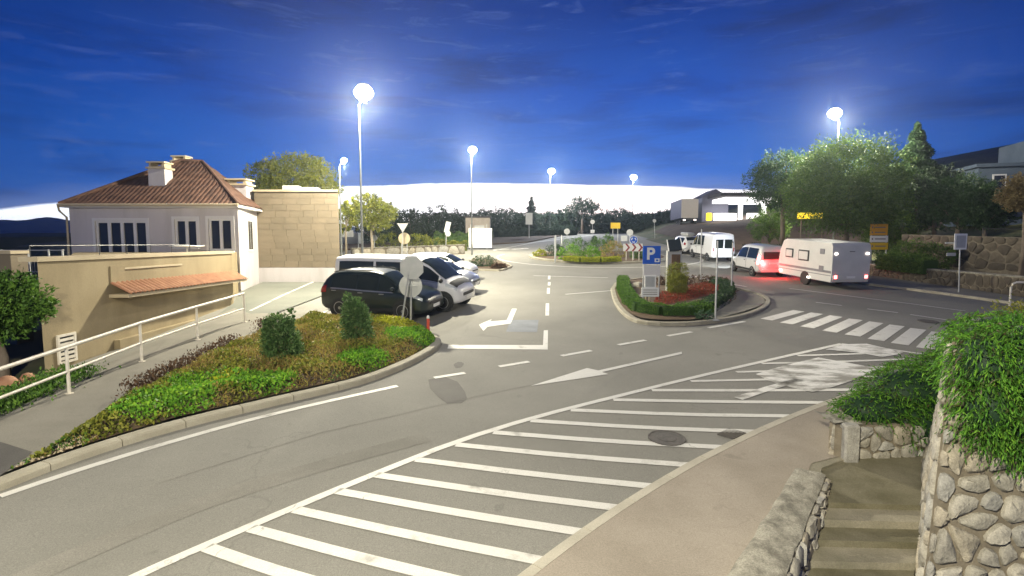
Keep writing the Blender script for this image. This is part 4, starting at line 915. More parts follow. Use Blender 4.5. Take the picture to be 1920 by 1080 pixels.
HATCH = [(-2.0, .48, .82, .92, .62, .66, .58), (-1.93, .34, .92, 1.08, .80, .82, .70), (-1.7, .25, .97, 1.30, .86, .87, .63), (-1.4, .22, .97, 1.42, .87, .88, .60), (-.6, .22, .95, 1.48, .87, .88, .60), (0, .22, .93, 1.47, .87, .88, .60), (.5, .22, .92, 1.37, .87, .88, .60), (.85, .22, .91, 1.20, .87, .87, .62), (1.2, .22, .90, 1.0, .87, .86, .66), (1.6, .25, .82, .92, .85, .84, .62), (1.88, .28, .70, .80, .76, .75, .56), (2.02, .36, .58, .66, .6, .6, .48)]
HL = ((1.55, 1.88, 2.8, 3.3), (-1.95, -1.7, 2.6, 3.3))
car('hatchback_car', 'blue grey hatchback parked between the white van and the white car', 'car', (-3.95, 28.2), R(-15), HATCH, 'paint_grey', (-1.25, 1.22), .31, .87, [(-1.4, -.35), (-.28, .75)], (.5, 1.14), (-1.86, -1.42), k=1.1, lights=HL, group='cars in the parking row')
car('hatchback_car', 'white hatchback parked last in the row, next to the green bed', 'car', (-4.35, 33.0), R(-14), HATCH, 'paint_white', (-1.25, 1.22), .31, .87, [(-1.4, -.35), (-.28, .75)], (.5, 1.14), (-1.86, -1.42), k=1.1, lights=HL, group='cars in the parking row')
MINI = [(-2.1, .45, .98, 1.52, .78, .82, .64), (-2.03, .32, 1.02, 1.70, .88, .90, .70), (-1.6, .26, 1.03, 1.80, .90, .91, .70), (-.3, .26, 1.01, 1.81, .90, .91, .70), (.35, .26, 1.0, 1.74, .90, .91, .69), (.9, .26, .98, 1.42, .90, .90, .68), (1.3, .26, .96, 1.12, .90, .89, .70), (1.75, .28, .86, .98, .86, .85, .64), (2.08, .36, .66, .75, .68, .68, .55)]
def mini_x(root, B):
    MB().box((-2.105, 0, 1.32), (.03, 1.26, .46), bev=.01).build('rear_window', M['glass_car'], root); MB().box((-2.115, 0, .42), (.05, 1.5, .2), bev=.02).build('rear_bumper', M['paint_silver'], root)
    for s_ in (-1, 1): MB().disc((-2.10, s_ * .70, .93), .12, (1, 0, 0), .03, 16).build('brake_lamp', M['tail_on'], root)
    for s_ in (-.62, .62):
        l = bpy.data.lights.new('tail_glow', 'POINT'); l.energy = 65; l.color = (1, .03, .03); l.shadow_soft_size = .08; o = bpy.data.objects.new('tail_glow', l); COL.objects.link(o); o.parent = root; o.location = (-2.25, s_, .8)
        l = bpy.data.lights.new('headlight_beam', 'SPOT'); l.energy = 900; l.color = (.85, .92, 1); l.spot_size = R(70); l.spot_blend = .8; l.shadow_soft_size = .06; o = bpy.data.objects.new('headlight_beam', l); COL.objects.link(o); o.parent = root; o.location = (2.2, s_, .72); o.rotation_euler = (0, R(-86), 0)
car('minivan', 'silver white minivan with glowing red tail lights towing the caravan', 'minivan', (16.15, 36.0), R(92), [(r_[0], r_[1], r_[2], r_[3] * (1.07 if r_[3] > 1.3 else 1), *r_[4:]) for r_ in MINI], 'paint_silver', (-1.3, 1.32), .32, .90, [(-1.75, -.5), (-.42, .86)], (.42, 1.22), None, k=1.03, lights=((1.7, 1.98, 2.7, 3.3), (-2.08, -1.86, 2.3, 3.5)), tail='tail_on', extra=mini_x)
def boxvan_x(root, B):
    for s_ in (-1, 1): MB().box((-2.72, s_ * .37, 1.45), (.03, .62, .72), bev=.01).build('rear_window', M['glass_car'], root); MB().box((-2.72, s_ * .80, 1.0), (.04, .1, .3)).build('tail_light', M['taillight'], root)
    MB().box((-2.74, 0, .48), (.1, 1.8, .22), bev=.03).build('rear_bumper', M['paint_white'], root)
VAN2 = [(r_[0], r_[1], r_[2], r_[3] * 1.16, *r_[4:]) for r_ in VAN]
car('van', 'tall white van seen from behind, leaving the roundabout', 'van', (17.0, 46.8), R(92), VAN2, 'paint_white', (-1.75, 1.62), .35, .95, [(-.85, .55), (.68, 1.6)], (1.02, 1.95), None, k=1.0, lights=((2.0, 2.42, 2.75, 3.35), None), extra=boxvan_x)
car('estate_car', 'white car with a roof box driving ahead of the tall white van', 'car', (16.9, 53.5), R(95), [(r_[0] * 1.05, r_[1], r_[2], r_[3] * (1.02), *r_[4:]) for r_ in SUV], 'paint_white', (-1.33, 1.36), .36, .92, [(-1.72, -.62), (-.56, .28), (.34, .98)], (.42, 1.08), (-2.2, -1.78), lights=((1.78, 2.12, 2.75, 3.25), (-2.3, -2.0, 2.6, 3.3)), extra=lambda root, B: MB().box((-.6, 0, 1.86), (1.7, .75, .3), bev=.08).build('roof_box', M['sign_back'], root, smooth=True))

# caravan, local x forward
cv = empty('caravan', 'beige white touring caravan with red rear lights behind the minivan', 'caravan')
prof = [(-2.35, .42), (-2.4, .75), (-2.4, 1.6), (-2.34, 2.45), (-2.2, 2.58), (1.7, 2.62), (2.0, 2.5), (2.3, 1.9), (2.4, 1.2), (2.35, .6), (2.25, .42)]
n = len(prof); vs = []
for y, sx in ((-1.12, .97), (-1.15, 1.0), (1.15, 1.0), (1.12, .97)):
    for x, z in prof: vs.append((x * sx if abs(y) == 1.12 else x, y, (z - 1.5) * (.985 if abs(y) == 1.12 else 1) + 1.5))
fs = [(k * n + i, k * n + (i + 1) % n, (k + 1) * n + (i + 1) % n, (k + 1) * n + i) for k in range(3) for i in range(n)] + [tuple(range(n - 1, -1, -1)), tuple(range(3 * n, 4 * n))]
vs = [(x, y * (1.0 if abs(y) == 1.15 else 1.03), z) for x, y, z in vs]
MB().add(vs, fs).build('body', M['caravan'], cv)
for sgn in (1, -1):
    Y0 = sgn * 1.155
    MB().box((0, Y0, .98), (4.7, .02, .13)).build('stripe', M['cstripe'], cv); MB().box((0, Y0, .78), (4.7, .018, .04)).build('stripe', M['cstripe'], cv)
    for x0, x1, z0, z1 in ((1.0, 1.72, 1.5, 2.05), (-.45, .5, 1.42, 2.05)):
        w_ = MB().box(((x0 + x1) / 2, Y0 + sgn * .01, (z0 + z1) / 2), (x1 - x0, .05, z1 - z0), bev=.02).build('window', M['dark'], cv); MB().box(((x0 + x1) / 2, Y0 + sgn * .03, (z0 + z1) / 2), (x1 - x0 - .16, .04, z1 - z0 - .16)).build('pane', M['caravan'], w_)
    for z in (2.08, 1.12): MB().box((-1.55, Y0 + sgn * .01, z), (.36, .04, .3), bev=.01).build('vent', M['cstripe'], cv)
    wheel(cv, -.2, sgn * 1.02, .32, .2, sgn); MB().disc((-.2, sgn * 1.16, .42), .40, (0, 1, 0), .012, 24).build('wheel_arch', M['black'], cv)
    MB().box((-2.43, sgn * .93, .72), (.05, .2, .2), bev=.03).build('tail_light', M['tail_on'], cv); MB().box((-2.39, sgn * .95, 2.0), (.04, .16, .09)).build('marker_lamp', M['marker_on'], cv)
MB().box((-.55, 1.19, .5), (.16, .04, .1)).build('marker_lamp', M['marker_on'], cv); MB().box((2.1, 1.19, .62), (.16, .04, .1)).build('marker_lamp', M['marker_on'], cv)
MB().box((-2.42, 0, .68), (.05, 2.2, .3), bev=.02).build('rear_bumper', M['caravan'], cv); MB().box((-2.455, 0, .7), (.02, .5, .12)).build('number_plate', M['sign_white'], cv)
MB().box((-2.405, 0, 2.12), (.04, .3, .03)).build('rear_handle', M['dark'], cv)
MB().tube([(2.2, -.5, .45), (3.3, 0, .48)], .045, 6).tube([(2.2, .5, .45), (3.3, 0, .48)], .045, 6).tube([(3.2, 0, .48), (3.6, 0, .5)], .05, 8).tube([(3.0, 0, .05), (3.0, 0, .7)], .03, 8).build('drawbar', M['dark'], cv)
place(cv, (17.55, 30.95), math.atan2(.99, -.13), .95)
# trailer and fuel station
tr = empty('truck_trailer', 'high box trailer parked up by the fuel station', 'trailer'); 
MB().box((0, 0, 2.75), (9, 2.5, 2.9)).build('box', M['trailer'], tr); MB().box((-4.53, 0, 2.75), (.06, 2.5, 2.88)).build('rear_door', M['trailer_back'], tr); MB().box((0, 0, 1.15), (9, 1.2, .25)).build('chassis', M['dark'], tr)
for wx in (-3.2, -2.1, -1.0):
    for s_ in (-1, 1): wheel(tr, wx, s_ * 1.1, .5, .28, s_)
for s_ in (-1, 1): MB().box((-4.58, s_ * .8, 1.0), (.05, .3, .15)).build('tail_light', M['marker_on'], tr)
trz = float(terrain_z(np.array(29.), np.array(88.))); tr.location = (xat(1291, 84) + .4, 88.4, zat(373, 84) - 4.2); tr.rotation_euler = (0, 0, R(84))
fsn = empty('fuel_station', 'fuel station with a bright white canopy up the road', 'fuel station'); fz = float(terrain_z(np.array(34.), np.array(84.))); fsn.location = (xat(1392, 84), 84, fz)
fsn.location.z = fz
zc = zat(375, 84) - fz
MB().box((.8, 2, zc), (8.6, 7, .6)).build('canopy', M['lit_white'], fsn); MB().box((1, 3, zc + .75), (10.5, 9, .5)).build('canopy_roof', M['dark_roof'], fsn)
for x in (-.6, 3.0): MB().box((x, 0, zc / 2), (.5, .5, zc)).build('column', M['lit_white'], fsn)
MB().box((-3.0, 6, 2.0), (4.2, 4, 4.0)).add([(-5.3, 3.9, 4.0), (-.8, 3.9, 4.0), (-3.0, 3.9, 5.2), (-5.3, 8.1, 4.0), (-.8, 8.1, 4.0), (-3.0, 8.1, 5.2)], [(0, 1, 2), (5, 4, 3), (0, 2, 5, 3), (1, 4, 5, 2)]).build('kiosk_building', M['trailer'], fsn)
for x, wd_k in ((-3.4, 3.4), (1.2, 2.6)): MB().box((x, -1.2, .55), (wd_k, .5, 1.1), bev=.1).build('lit_counter', M['lit_shop'], fsn)
MB().box((-5.6, -.6, .6), (.8, .5, 1.2), bev=.1).build('fuel_pump', M['lit_yellow'], fsn)
for dx in (-3.5, 1.2):
    l = bpy.data.lights.new('canopy_light', 'AREA'); l.energy = 140; l.size = 3; o = bpy.data.objects.new('canopy_light', l); COL.objects.link(o); o.parent = fsn; o.location = (dx, 1.5, zc - .45)

# ------------------------------------------------------------------ signs and street furniture
CAMF = Vector((0, -1, 0))
def post(root, base, top, r=.03, m='galv'): return local(root, MB().tube([base, top], r, 8)).build('post', M[m], root, smooth=True)
def text(root, s, size, loc, m, name='lettering', rx=R(90)):
    cu = bpy.data.curves.new(name, 'FONT'); cu.body = s; cu.size = size; cu.align_x = 'CENTER'; cu.align_y = 'CENTER'; cu.extrude = .002; cu.offset = size * .03
    cu.materials.append(m); t_ = bpy.data.objects.new('tmp', cu); me = bpy.data.meshes.new_from_object(t_); bpy.data.objects.remove(t_); o = link(name, me, root); o.location = loc; o.rotation_euler = (rx, 0, 0); return o
# two sign backs in the flower bed
b1 = G(752, 611, .1); D1 = b1.y
s1 = empty('octagonal_sign', 'grey back of an octagonal sign on a leaning post in the flower bed', 'road sign', b1)
t1 = PD(771, 484, D1 + .1); post(s1, b1, t1, .032)
local(s1, MB().disc(PD(772, 502, D1 + .06), .44, (0, 1, .03), .02, 8, R(22.5))).build('plate', M['sign_back'], s1)
b2 = G(770, 606, .1); s2 = empty('round_sign', 'grey back of a round sign on a straight post in the flower bed', 'road sign', b2)
post(s2, b2, PD(771, 508, b2.y), .035)
local(s2, MB().disc(PD(770, 536, b2.y + .045), .42, (0, 1, 0), .02, 28)).build('plate', M['sign_back'], s2); local(s2, MB().box(PD(770, 536, b2.y - .0), (.5, .05, .04))).build('bracket', M['galv'], s2)
rb = empty('red_bollard', 'slim red bollard with a white tip behind the flower bed', 'bollard', G(803, 626, .0)); hb_ = .62
MB().lathe((0, 0, 0), [(.11, 0), (.11, .03), (.055, .05), (.05, hb_ * .9), (.03, hb_)], 14).build('post', M['red'], rb, smooth=True); MB().lathe((0, 0, 0), [(.052, hb_ * .86), (.052, hb_ * .95), (.032, hb_ + .01)], 14).build('white_tip', M['sign_white'], rb, smooth=True)
# distant signs
def sgn_tri(px, py, D, r, lab):
    b = Vector((xat(px, D), D, gz(0, D))); root = empty('yield_sign', lab, 'road sign', b); c = PD(px, py, D); post(root, b, c + Vector((0, .03, 0)), .035)
    o = MB(); o.add([(c.x - r, c.y, c.z + r * .6), (c.x + r, c.y, c.z + r * .6), (c.x, c.y, c.z - r * 1.1), (c.x - r, c.y + .03, c.z + r * .6), (c.x + r, c.y + .03, c.z + r * .6), (c.x, c.y + .03, c.z - r * 1.1)], [(0, 2, 1), (3, 4, 5), (0, 1, 4, 3), (1, 2, 5, 4), (2, 0, 3, 5)]); local(root, o).build('plate', M['sign_back'], root); return root
def sgn_round(name, px, py, D, r, lab, m='sign_back', posts=(0,), rect=None, base=None):
    b = Vector((xat(px, D), D, gz(0, D))); root = empty(name, lab, 'road sign', b); c = PD(px, py, D)
    for dx in posts: post(root, b + Vector((dx, 0, 0)), c + Vector((dx, .03, 0)), .035, 'galv')
    local(root, MB().disc(c, r, (0, 1, 0), .03, 26)).build('plate', M[m], root)
    if rect: 
        q = PD(rect[0], rect[1], D); local(root, MB().box(q, (rect[2], .03, rect[3]))).build('sub_plate', M[m], root)
    return root
sgn_tri(755, 425, 42, .42, 'grey back of a give way triangle above the parked cars')
sgn_round('round_sign', 758, 447, 43, .46, 'cream round sign on two legs below the give way triangle', 'tan_trim', (-.22, .22))
sgn_round('round_sign', 702, 446, 48, .26, 'small grey round sign beside the slim pale tree trunk')
sgn_round('round_sign', 1063, 434, 62, .33, 'grey round sign left of the far sign pair')
sgn_round('round_sign', 1181, 436, 60, .36, 'grey round sign with a square plate above the chevron board', rect=(1170, 447, .7, .6))
sgn_round('round_sign', 1111, 416, 75, .3, 'white round sign with a small plate far across the roundabout', 'sign_white', rect=(1111, 434, .55, .45))
sgn_round('round_sign', 1227, 414, 78, .24, 'tiny pale round sign left of the trailer')
sg = empty('direction_sign', 'slanted grey sign by the hedge left of the white board', 'road sign', Vector((xat(836, 55), 55, S * 55)))
post(sg, sg.location.copy(), PD(837, 428, 55), .04); o = MB().box((0, 0, 0), (.5, .03, 1.1)); p_ = PD(839, 426, 55); l_ = sg.location; pl = o.build('plate', M['sign_back'], sg); pl.location = p_ - l_; pl.rotation_euler = (0, R(14), 0)
local(sg, MB().disc(PD(840, 438, 54.9), .28, (0, 1, 0), .03, 20)).build('round_plate', M['sign_back'], sg)
wb = empty('white_board', 'large blank white board on two posts beside the roundabout', 'board', G(901, 468))
Dw = wb.location.y; a_, c_ = PD(879, 468, Dw), PD(922, 428, Dw)
local(wb, MB().box(((a_.x + c_.x) / 2, Dw, (a_.z + c_.z) / 2 + .1), (c_.x - a_.x, .08, c_.z - a_.z - .2))).build('panel', M['sign_white'], wb)
for px in (883, 913): post(wb, Vector((xat(px, Dw), Dw - .08, gz(0, Dw))), Vector((xat(px, Dw), Dw - .08, c_.z + .4)), .035)
ys = empty('yellow_sign', 'small yellow direction sign on two posts beyond the roundabout', 'road sign', Vector((xat(1154, 66), 66, S * 66)))
local(ys, MB().box(PD(1154, 423, 66), (1.15, .04, .7))).build('panel', M['sign_yellow'], ys)
for px in (1149, 1158): post(ys, Vector((xat(px, 66), 66.05, S * 66)), PD(px, 422, 66.05), .04)
gs = empty('grey_sign_board', 'tall grey sign back standing before the far treeline', 'road sign', Vector((xat(992, 80), 80, S * 80)))
local(gs, MB().box(PD(992, 410, 80), (1.0, .05, 1.7))).build('panel', M['sign_back'], gs); post(gs, gs.location.copy(), PD(992, 410, 80.06), .05)
# chevron board with three legs on the roundabout, with blue roundabout sign
DC = 43.6; cb = empty('chevron_board', 'white board with three dark red chevrons on three legs', 'road sign', Vector((xat(1186, DC), DC, S * DC)))
x0c, x1c, z1c, z0c = xat(1168, DC), xat(1204, DC), zat(457, DC), zat(471, DC)
local(cb, MB().box(((x0c + x1c) / 2, DC, (z0c + z1c) / 2), (x1c - x0c, .04, z1c - z0c))).build('panel', M['sign_white'], cb)
wc = (x1c - x0c) / 3; hc = (z1c - z0c) / 2; zc_ = (z0c + z1c) / 2
for k in range(3):
    xo = x0c + wc * (k + .28); t = wc * .32; y = DC - .026
    ch = MB().add([(xo, y, zc_ + hc), (xo + t, y, zc_ + hc), (xo + wc * .45 + t, y, zc_), (xo + t, y, zc_ - hc), (xo, y, zc_ - hc), (xo + wc * .45, y, zc_)], [(0, 5, 2, 1), (5, 4, 3, 2)])
    local(cb, ch).build('chevron', M['sign_red'], cb)
    xx = x0c + wc * (k + .5); post(cb, Vector((xx, DC + .04, S * DC)), Vector((xx, DC + .04, zc_)), .03, 'rail')
DB = 44.2; rs = empty('roundabout_sign', 'round blue roundabout sign above the chevron board', 'road sign', Vector((xat(1188, DB), DB, S * DB))); c = PD(1188, 450, DB)
local(rs, MB().disc(c, .34, (0, 1, 0), .03, 28)).build('plate', M['sign_white'], rs); local(rs, MB().disc(c + Vector((0, -.02, 0)), .30, (0, 1, 0), .012, 28)).build('blue_face', M['sign_blue'], rs); post(rs, rs.location.copy(), c + Vector((0, .04, 0)), .035)
for k in range(3):
    a0 = R(90 + 120 * k); ar = MB(); pts = [a0 + R(20 + i * 10) for i in range(7)]; y = c.y - .03
    ar.add([(c.x + .21 * math.cos(a), y, c.z + .21 * math.sin(a)) for a in pts] + [(c.x + .14 * math.cos(a), y, c.z + .14 * math.sin(a)) for a in pts], [(i, i + 1, 8 + i, 7 + i) for i in range(6)])
    e = pts[-1] + R(16); ar.add([(c.x + .26 * math.cos(pts[-1]), y, c.z + .26 * math.sin(pts[-1])), (c.x + .175 * math.cos(e), y, c.z + .175 * math.sin(e)), (c.x + .09 * math.cos(pts[-1]), y, c.z + .09 * math.sin(pts[-1]))], [(0, 1, 2)]); local(rs, ar).build('arrow', M['sign_white'], rs)
for px, yt, lab in ((1041, 441, 'plain grey post on the roundabout, left'), (1053, 441, 'plain grey post just right of the leftmost roundabout post')):
    o = MB(); Dp = 43.5 if px == 1041 else 56; o.lathe((0, 0, 0), [(.07, 0), (.07, zat(yt, Dp) - S * Dp - .05), (.03, zat(yt, Dp) - S * Dp)], 10); e = o.build('marker_post', M['galv'], smooth=True, label=lab, category='post'); e.location = (xat(px, Dp), Dp, S * Dp)
# P sign with blank panel below
DP = 24.6; ps = empty('parking_sign', 'blue square P parking sign over a pale blank panel', 'road sign', Vector((xat(1221, DP), DP, S * DP + .12)))
def rect(px0, px1, py0, py1, D): a = PD(px0, py1, D); b = PD(px1, py0, D); return ((a.x + b.x) / 2, D, (a.z + b.z) / 2), (b.x - a.x, .04, b.z - a.z)
cc, dd = rect(1205, 1239, 461, 495, DP); local(ps, MB().box(cc, dd, bev=.015)).build('blue_panel', M['sign_blue'], ps)
cl = Vector(cc) - ps.location; text(ps, 'P', .74, cl + Vector((-.06, -.03, .03)), M['sign_white'], 'letter')
mk = MB(); mk.box(Vector(cc) + Vector((.24, -.027, -.24)), (.22, .012, .17)); local(ps, mk).build('meter_symbol', M['sign_white'], ps); local(ps, MB().box(Vector(cc) + Vector((.24, -.036, -.24)), (.10, .01, .08))).build('meter_symbol_inner', M['sign_blue'], ps)
cc, dd = rect(1206, 1238, 497, 518, DP); local(ps, MB().box(cc, dd)).build('blank_panel', M['frame'], ps)
for px in (1207, 1237): post(ps, Vector((xat(px, DP), DP + .04, S * DP + .1)), PD(px, 463, DP + .04), .03)
# notice boards in front
DN = 23.0; nb = empty('notice_board', 'two small pale notice boards on a stubby post in the island bed', 'notice board', Vector((xat(1217, DN), DN, S * DN + .12)))
cc, dd = rect(1208, 1230, 516, 540, DN); up_ = local(nb, MB().box(cc, dd)).build('upper_board', M['sign_white'], nb); local(nb, MB().box((cc[0], DN - .028, cc[2]), (dd[0] * .78, .015, dd[2] * .8))).build('poster', M['sign_back'], up_)
cc, dd = rect(1202, 1235, 539, 556, DN); lo_b = local(nb, MB().box((cc[0], DN - .05, cc[2]), dd)).build('lower_board', M['sign_white'], nb)
for k in range(3): local(nb, MB().box((cc[0], DN - .075, cc[2] + dd[2] * (.24 - .24 * k)), (dd[0] * .8, .01, dd[2] * .07))).build('text_line', M['ink'], lo_b)
for px in (1212, 1219): post(nb, Vector((xat(px, DN), DN + .03, S * DN + .1)), PD(px, 530, DN + .03), .035, 'tan_trim')
# solar kiosk
DK = 27.4; kk = empty('solar_kiosk', 'dark wooden information pylon topped by a tilted solar panel', 'kiosk', Vector((xat(1263, DK), DK, S * DK + .1)))
cc, dd = rect(1248, 1275, 462, 520, DK); kh = dd[2] + .5
MB().box((0, 0, kh / 2), (dd[0], .3, kh)).build('body', M['sign_back'], kk); MB().box((.06, -.17, kh * .6), (dd[0] * .62, .05, kh * .62)).build('display_panel', M['wood'], kk)
for z in (.45, .58, .7): MB().box((.06, -.2, kh * z), (dd[0] * .55, .02, .02)).build('display_rail', M['tan_trim'], kk)
sp_ = MB().box((0, 0, 0), (.62, .9, .05), bev=.01).build('solar_panel', M['solar'], kk); sp_.location = (.02, -.05, kh + .28); sp_.rotation_euler = (R(38), R(-6), R(-12))
fr_ = MB().box((.33, 0, 0), (.04, .92, .07)).box((-.33, 0, 0), (.04, .92, .07)).build('panel_frame', M['sign_white'], kk); fr_.location = sp_.location; fr_.rotation_euler = sp_.rotation_euler
MB().tube([(.2, -.2, kh - .02), (.75, -.25, kh + .22)], .03, 6).build('panel_arm', M['sign_white'], kk); MB().tube([(0, .02, kh - .1), (.02, .02, kh + .3)], .05, 8).build('panel_mast', M['galv'], kk)
# bare poles on the island
for px, py, yt, lab in ((1341, 601, 452, 'tall slim galvanised pole at the front of the parking sign island'), (1313, 524, 430, 'tall thin pole behind the round topiary'), (1371, 552, 455, 'thin grey pole at the island edge before the minivan')):
    b = G(px, py, .1); h = zat(yt, b.y) - b.z; root = empty('bare_pole', lab, 'pole', b, 'bare poles on the island'); MB().tube([(0, 0, 0), (0, 0, h)], .035, 8).build('pole', M['galv'], root, smooth=True); MB().box((0, 0, .02), (.22, .22, .04)).build('base_plate', M['galv'], root); MB().lathe((0, 0, h), [(.04, 0), (.04, .04), (.01, .06)], 8).build('cap', M['dark'], root)
# right side signs
DY = 40; y2 = empty('yellow_direction_sign', 'tall yellow and orange direction sign with one white row beside the caravan', 'road sign', Vector((xat(1648, DY), DY, S * DY)))
for py0, py1, m_, nm in ((420, 441, 'sign_orange', 'orange_row'), (442, 454, 'sign_white', 'white_row'), (455, 468, 'sign_yellow', 'yellow_row')):
    cc, dd = rect(1631, 1665, py0, py1, DY); rw = local(y2, MB().box(cc, dd)).build(nm, M[m_], y2)
    for k in range(2 if nm == 'orange_row' else 1):
        zz = cc[2] + (dd[2] * (.2 - .45 * k) if nm == 'orange_row' else 0); local(y2, MB().box((cc[0] + .08, DY - .03, zz), (dd[0] * .6, .012, .08)).box((cc[0] - dd[0] * .38, DY - .03, zz), (.09, .012, .14))).build('text_line', M['ink'], rw)
for px in (1634, 1662): post(y2, Vector((xat(px, DY), DY + .05, S * DY)), PD(px, 421, DY + .05), .045)
DI = 27; i2 = empty('info_sign', 'white framed information sign on a single post by the rough stone wall', 'sign', Vector((xat(1801, DI), DI, S * DI + .1)))
cc, dd = rect(1788, 1814, 438, 468, DI); fr2 = local(i2, MB().box(cc, dd, bev=.012)).build('frame', M['sign_white'], i2); local(i2, MB().box((cc[0], DI - .03, cc[2]), (dd[0] * .74, .012, dd[2] * .76))).build('poster', M['sign_back'], fr2); post(i2, i2.location.copy(), PD(1800, 460, DI + .05), .03)
cc, dd = rect(1772, 1790, 454, 457, DI + .3); local(i2, MB().box(cc, dd)).build('side_arm', M['galv'], i2); cc, dd = rect(1775, 1792, 474, 480, DI + .3); local(i2, MB().box(cc, dd)).build('small_plate', M['sign_back'], i2)
hp = G(1893, 574); hoop = empty('hoop_rail', 'white bent pipe rail behind the shrubs at the right edge', 'railing', hp)
h_ = 1.05; MB().tube([(0, 0, -.2), (0, 0, h_ * .8), (.04, -.02, h_ * .93), (.18, -.05, h_), (2.2, -.5, h_)], .045, 10).build('pipe', M['rail'], hoop, smooth=True); MB().tube([(2.2, -.5, -.3), (2.2, -.5, h_)], .045, 10).build('post', M['rail'], hoop, smooth=True)

# ------------------------------------------------------------------ buildings at the back
gh = empty('stone_gatehouse', 'small old stone building behind the white board', 'building', Vector((xat(896, 68), 68, S * 68)))
MB().box((0, 1.5, 1.6), (3.0, 3.0, 3.2)).build('wall', M['stone_house'], gh); MB().box((0, 1.5, 3.3), (3.3, 3.3, .2)).build('roof', M['dark_roof'], gh); MB().box((.2, -.02, 1.5), (1.2, .06, 1.5)).build('window', M['sign_back'], gh)
hs = empty('blue_grey_house', 'blue grey house high on the slope at the right edge', 'house'); DHs = 50
hs.location = (xat(1822, DHs), DHs, zat(410, DHs))
rot = R(-16); hs.rotation_euler = (0, 0, rot)
MB().box((5, 3, 2.0), (10, 6, 5.2)).build('wall', M['blue_wall'], hs); MB().box((5, 3, 4.75), (10.6, 6.6, .3)).build('roof_edge', M['blue_wall'], hs); MB().box((7.6, 4.2, 6.0), (6, 5, 2.4)).build('upper_storey', M['blue_wall'], hs)
for x in (1.6, 4.2, 7.0):
    f_ = MB().box((x, -.03, 3.1), (1.05, .08, 1.7)).build('window', M['frame'], hs); MB().box((x, -.06, 3.1), (.8, .06, 1.45)).build('pane', M['glass'], f_)
bl = MB().box((5, -.7, 1.3), (10, 1.4, .18)).build('balcony', M['frame'], hs); MB().box((5, -1.35, 1.75), (10, .05, .7)).build('parapet', M['blue_wall'], bl)
MB().lathe((4.0, -.5, .55), [(.02, 0), (.1, .06), (.1, .16), (.02, .22)], 10).build('porch_lamp', M['marker_on'], hs)
hl_ = MB(); rows = []
for j, (D, zt_) in enumerate(((60, 4), (75, 9), (95, 15), (130, 21))):
    rows.append([(xat(1560 + i * 32, D) + 4 * math.sin(i * 2 + j), D + 3 * math.sin(i * 1.7), (zt_ * sstep(0, 9, np.array(float(i))) * (1 + .05 * math.sin(i * 1.3 + j)) + S * 60)) for i in range(24)])
hl_.grid(rows).build('hillside', M['hill'], kind='structure', smooth='all', label='dark hillside behind the right hand trees')
bkm = MB(); rows = []
for j in range(19):
    y = 55 + j * 1.9; rows.append([(x, y, float(terrain_z(np.array(x), np.array(y))) + .07 + .06 * math.sin(x * 2 + y * 1.7) * (0 < i < 20)) for i, x in enumerate(np.linspace(19.5 + .10 * (y - 55), 48, 22))])
rows = rows[::-1]
bkm.grid(rows).build('embankment', M['bank'], kind='structure', smooth='all', label='reddish bank below the fuel station')

# ------------------------------------------------------------------ stone walls on the right
def stone_wall(name, label, a, b, h, thick, cell, cat='wall', top='cap', seed=1, depth=.06, back=1, h2=None, pal='stones'):
    a, b = Vector(a), Vector(b); root = empty(name, label, cat, a); d = (b - a); d.z = 0; nrm = Vector((d.y, -d.x, 0)).normalized()
    h2 = h2 or h; at, bt = a + Vector((0, 0, h)), b + Vector((0, 0, h2)); q = nrm * -thick
    vs = [a - Vector((0, 0, .3)), b - Vector((0, 0, .3)), bt, at]; vs += [v + q for v in vs]; vs = [v - a for v in vs]
    MB().add(vs, [(0, 1, 2, 3), (7, 6, 5, 4), (0, 4, 5, 1), (1, 5, 6, 2), (2, 6, 7, 3), (3, 7, 4, 0)]).build('core', M['mortar'], root)
    if top:
        e = nrm * .04; U = Vector((0, 0, .07)); vs = [at + e, bt + e, bt + q - e, at + q - e]; vs = [v + Vector((0, 0, .002)) - a for v in vs]; vs += [v + U for v in vs]
        MB().add(vs, [(3, 2, 1, 0), (4, 5, 6, 7), (0, 1, 5, 4), (1, 2, 6, 5), (2, 3, 7, 6), (3, 0, 4, 7)]).build('coping', M[top], root)
    P, W, Hh = quad_patch(Vector((0, 0, 0)), b - a, bt - a, at - a); stones(root, P, W, Hh, cell, depth, seed=seed, pal=pal); return root
lw = stone_wall('low_stone_wall', 'low rubble stone wall along the pavement on the right', (22.4, 35.2, S * 35.2), (24.2, 25.4, S * 25.4), .72, .45, .38, seed=3, pal='stones_dark', h2=1.0)
bw_ = stone_wall('tall_stone_wall', 'dark rubble retaining wall behind the information sign', (25.4, 35.6, S * 35.6 + .7), (29.8, 24.0, S * 24 + .9), 1.9, .4, .55, seed=5, top=None, depth=.06, pal='stones_dark')
MB().prism([(22.6, 35.4), (24.4, 25.6), (29.6, 24.2), (26.6, 31.2), (26.0, 36)], lambda x, y: S * y - .2, lambda x, y: S * y + .62).build('raised_bed', M['soil'], kind='structure', label='raised bed behind the low stone wall')
fnc = empty('wire_fence', 'thin green wire fence on top of the dark rubble wall', 'fence', (26.5, 31, S * 31 + 2.9))
for t in (0, .25, .5, .75, 1):
    x, y = 26.7 + 3.1 * t, 31 - 7 * t; z = S * y + 2.85; local(fnc, MB().tube([(x, y, z), (x, y, z + .35)], .03, 6)).build('post', M['dark'], fnc)
local(fnc, MB().tube([(26.7, 31, S * 31 + 3.15), (29.8, 24, S * 24 + 3.15)], .02, 5)).build('wire', M['blade'] if 'blade' in M else M['dark'], fnc)

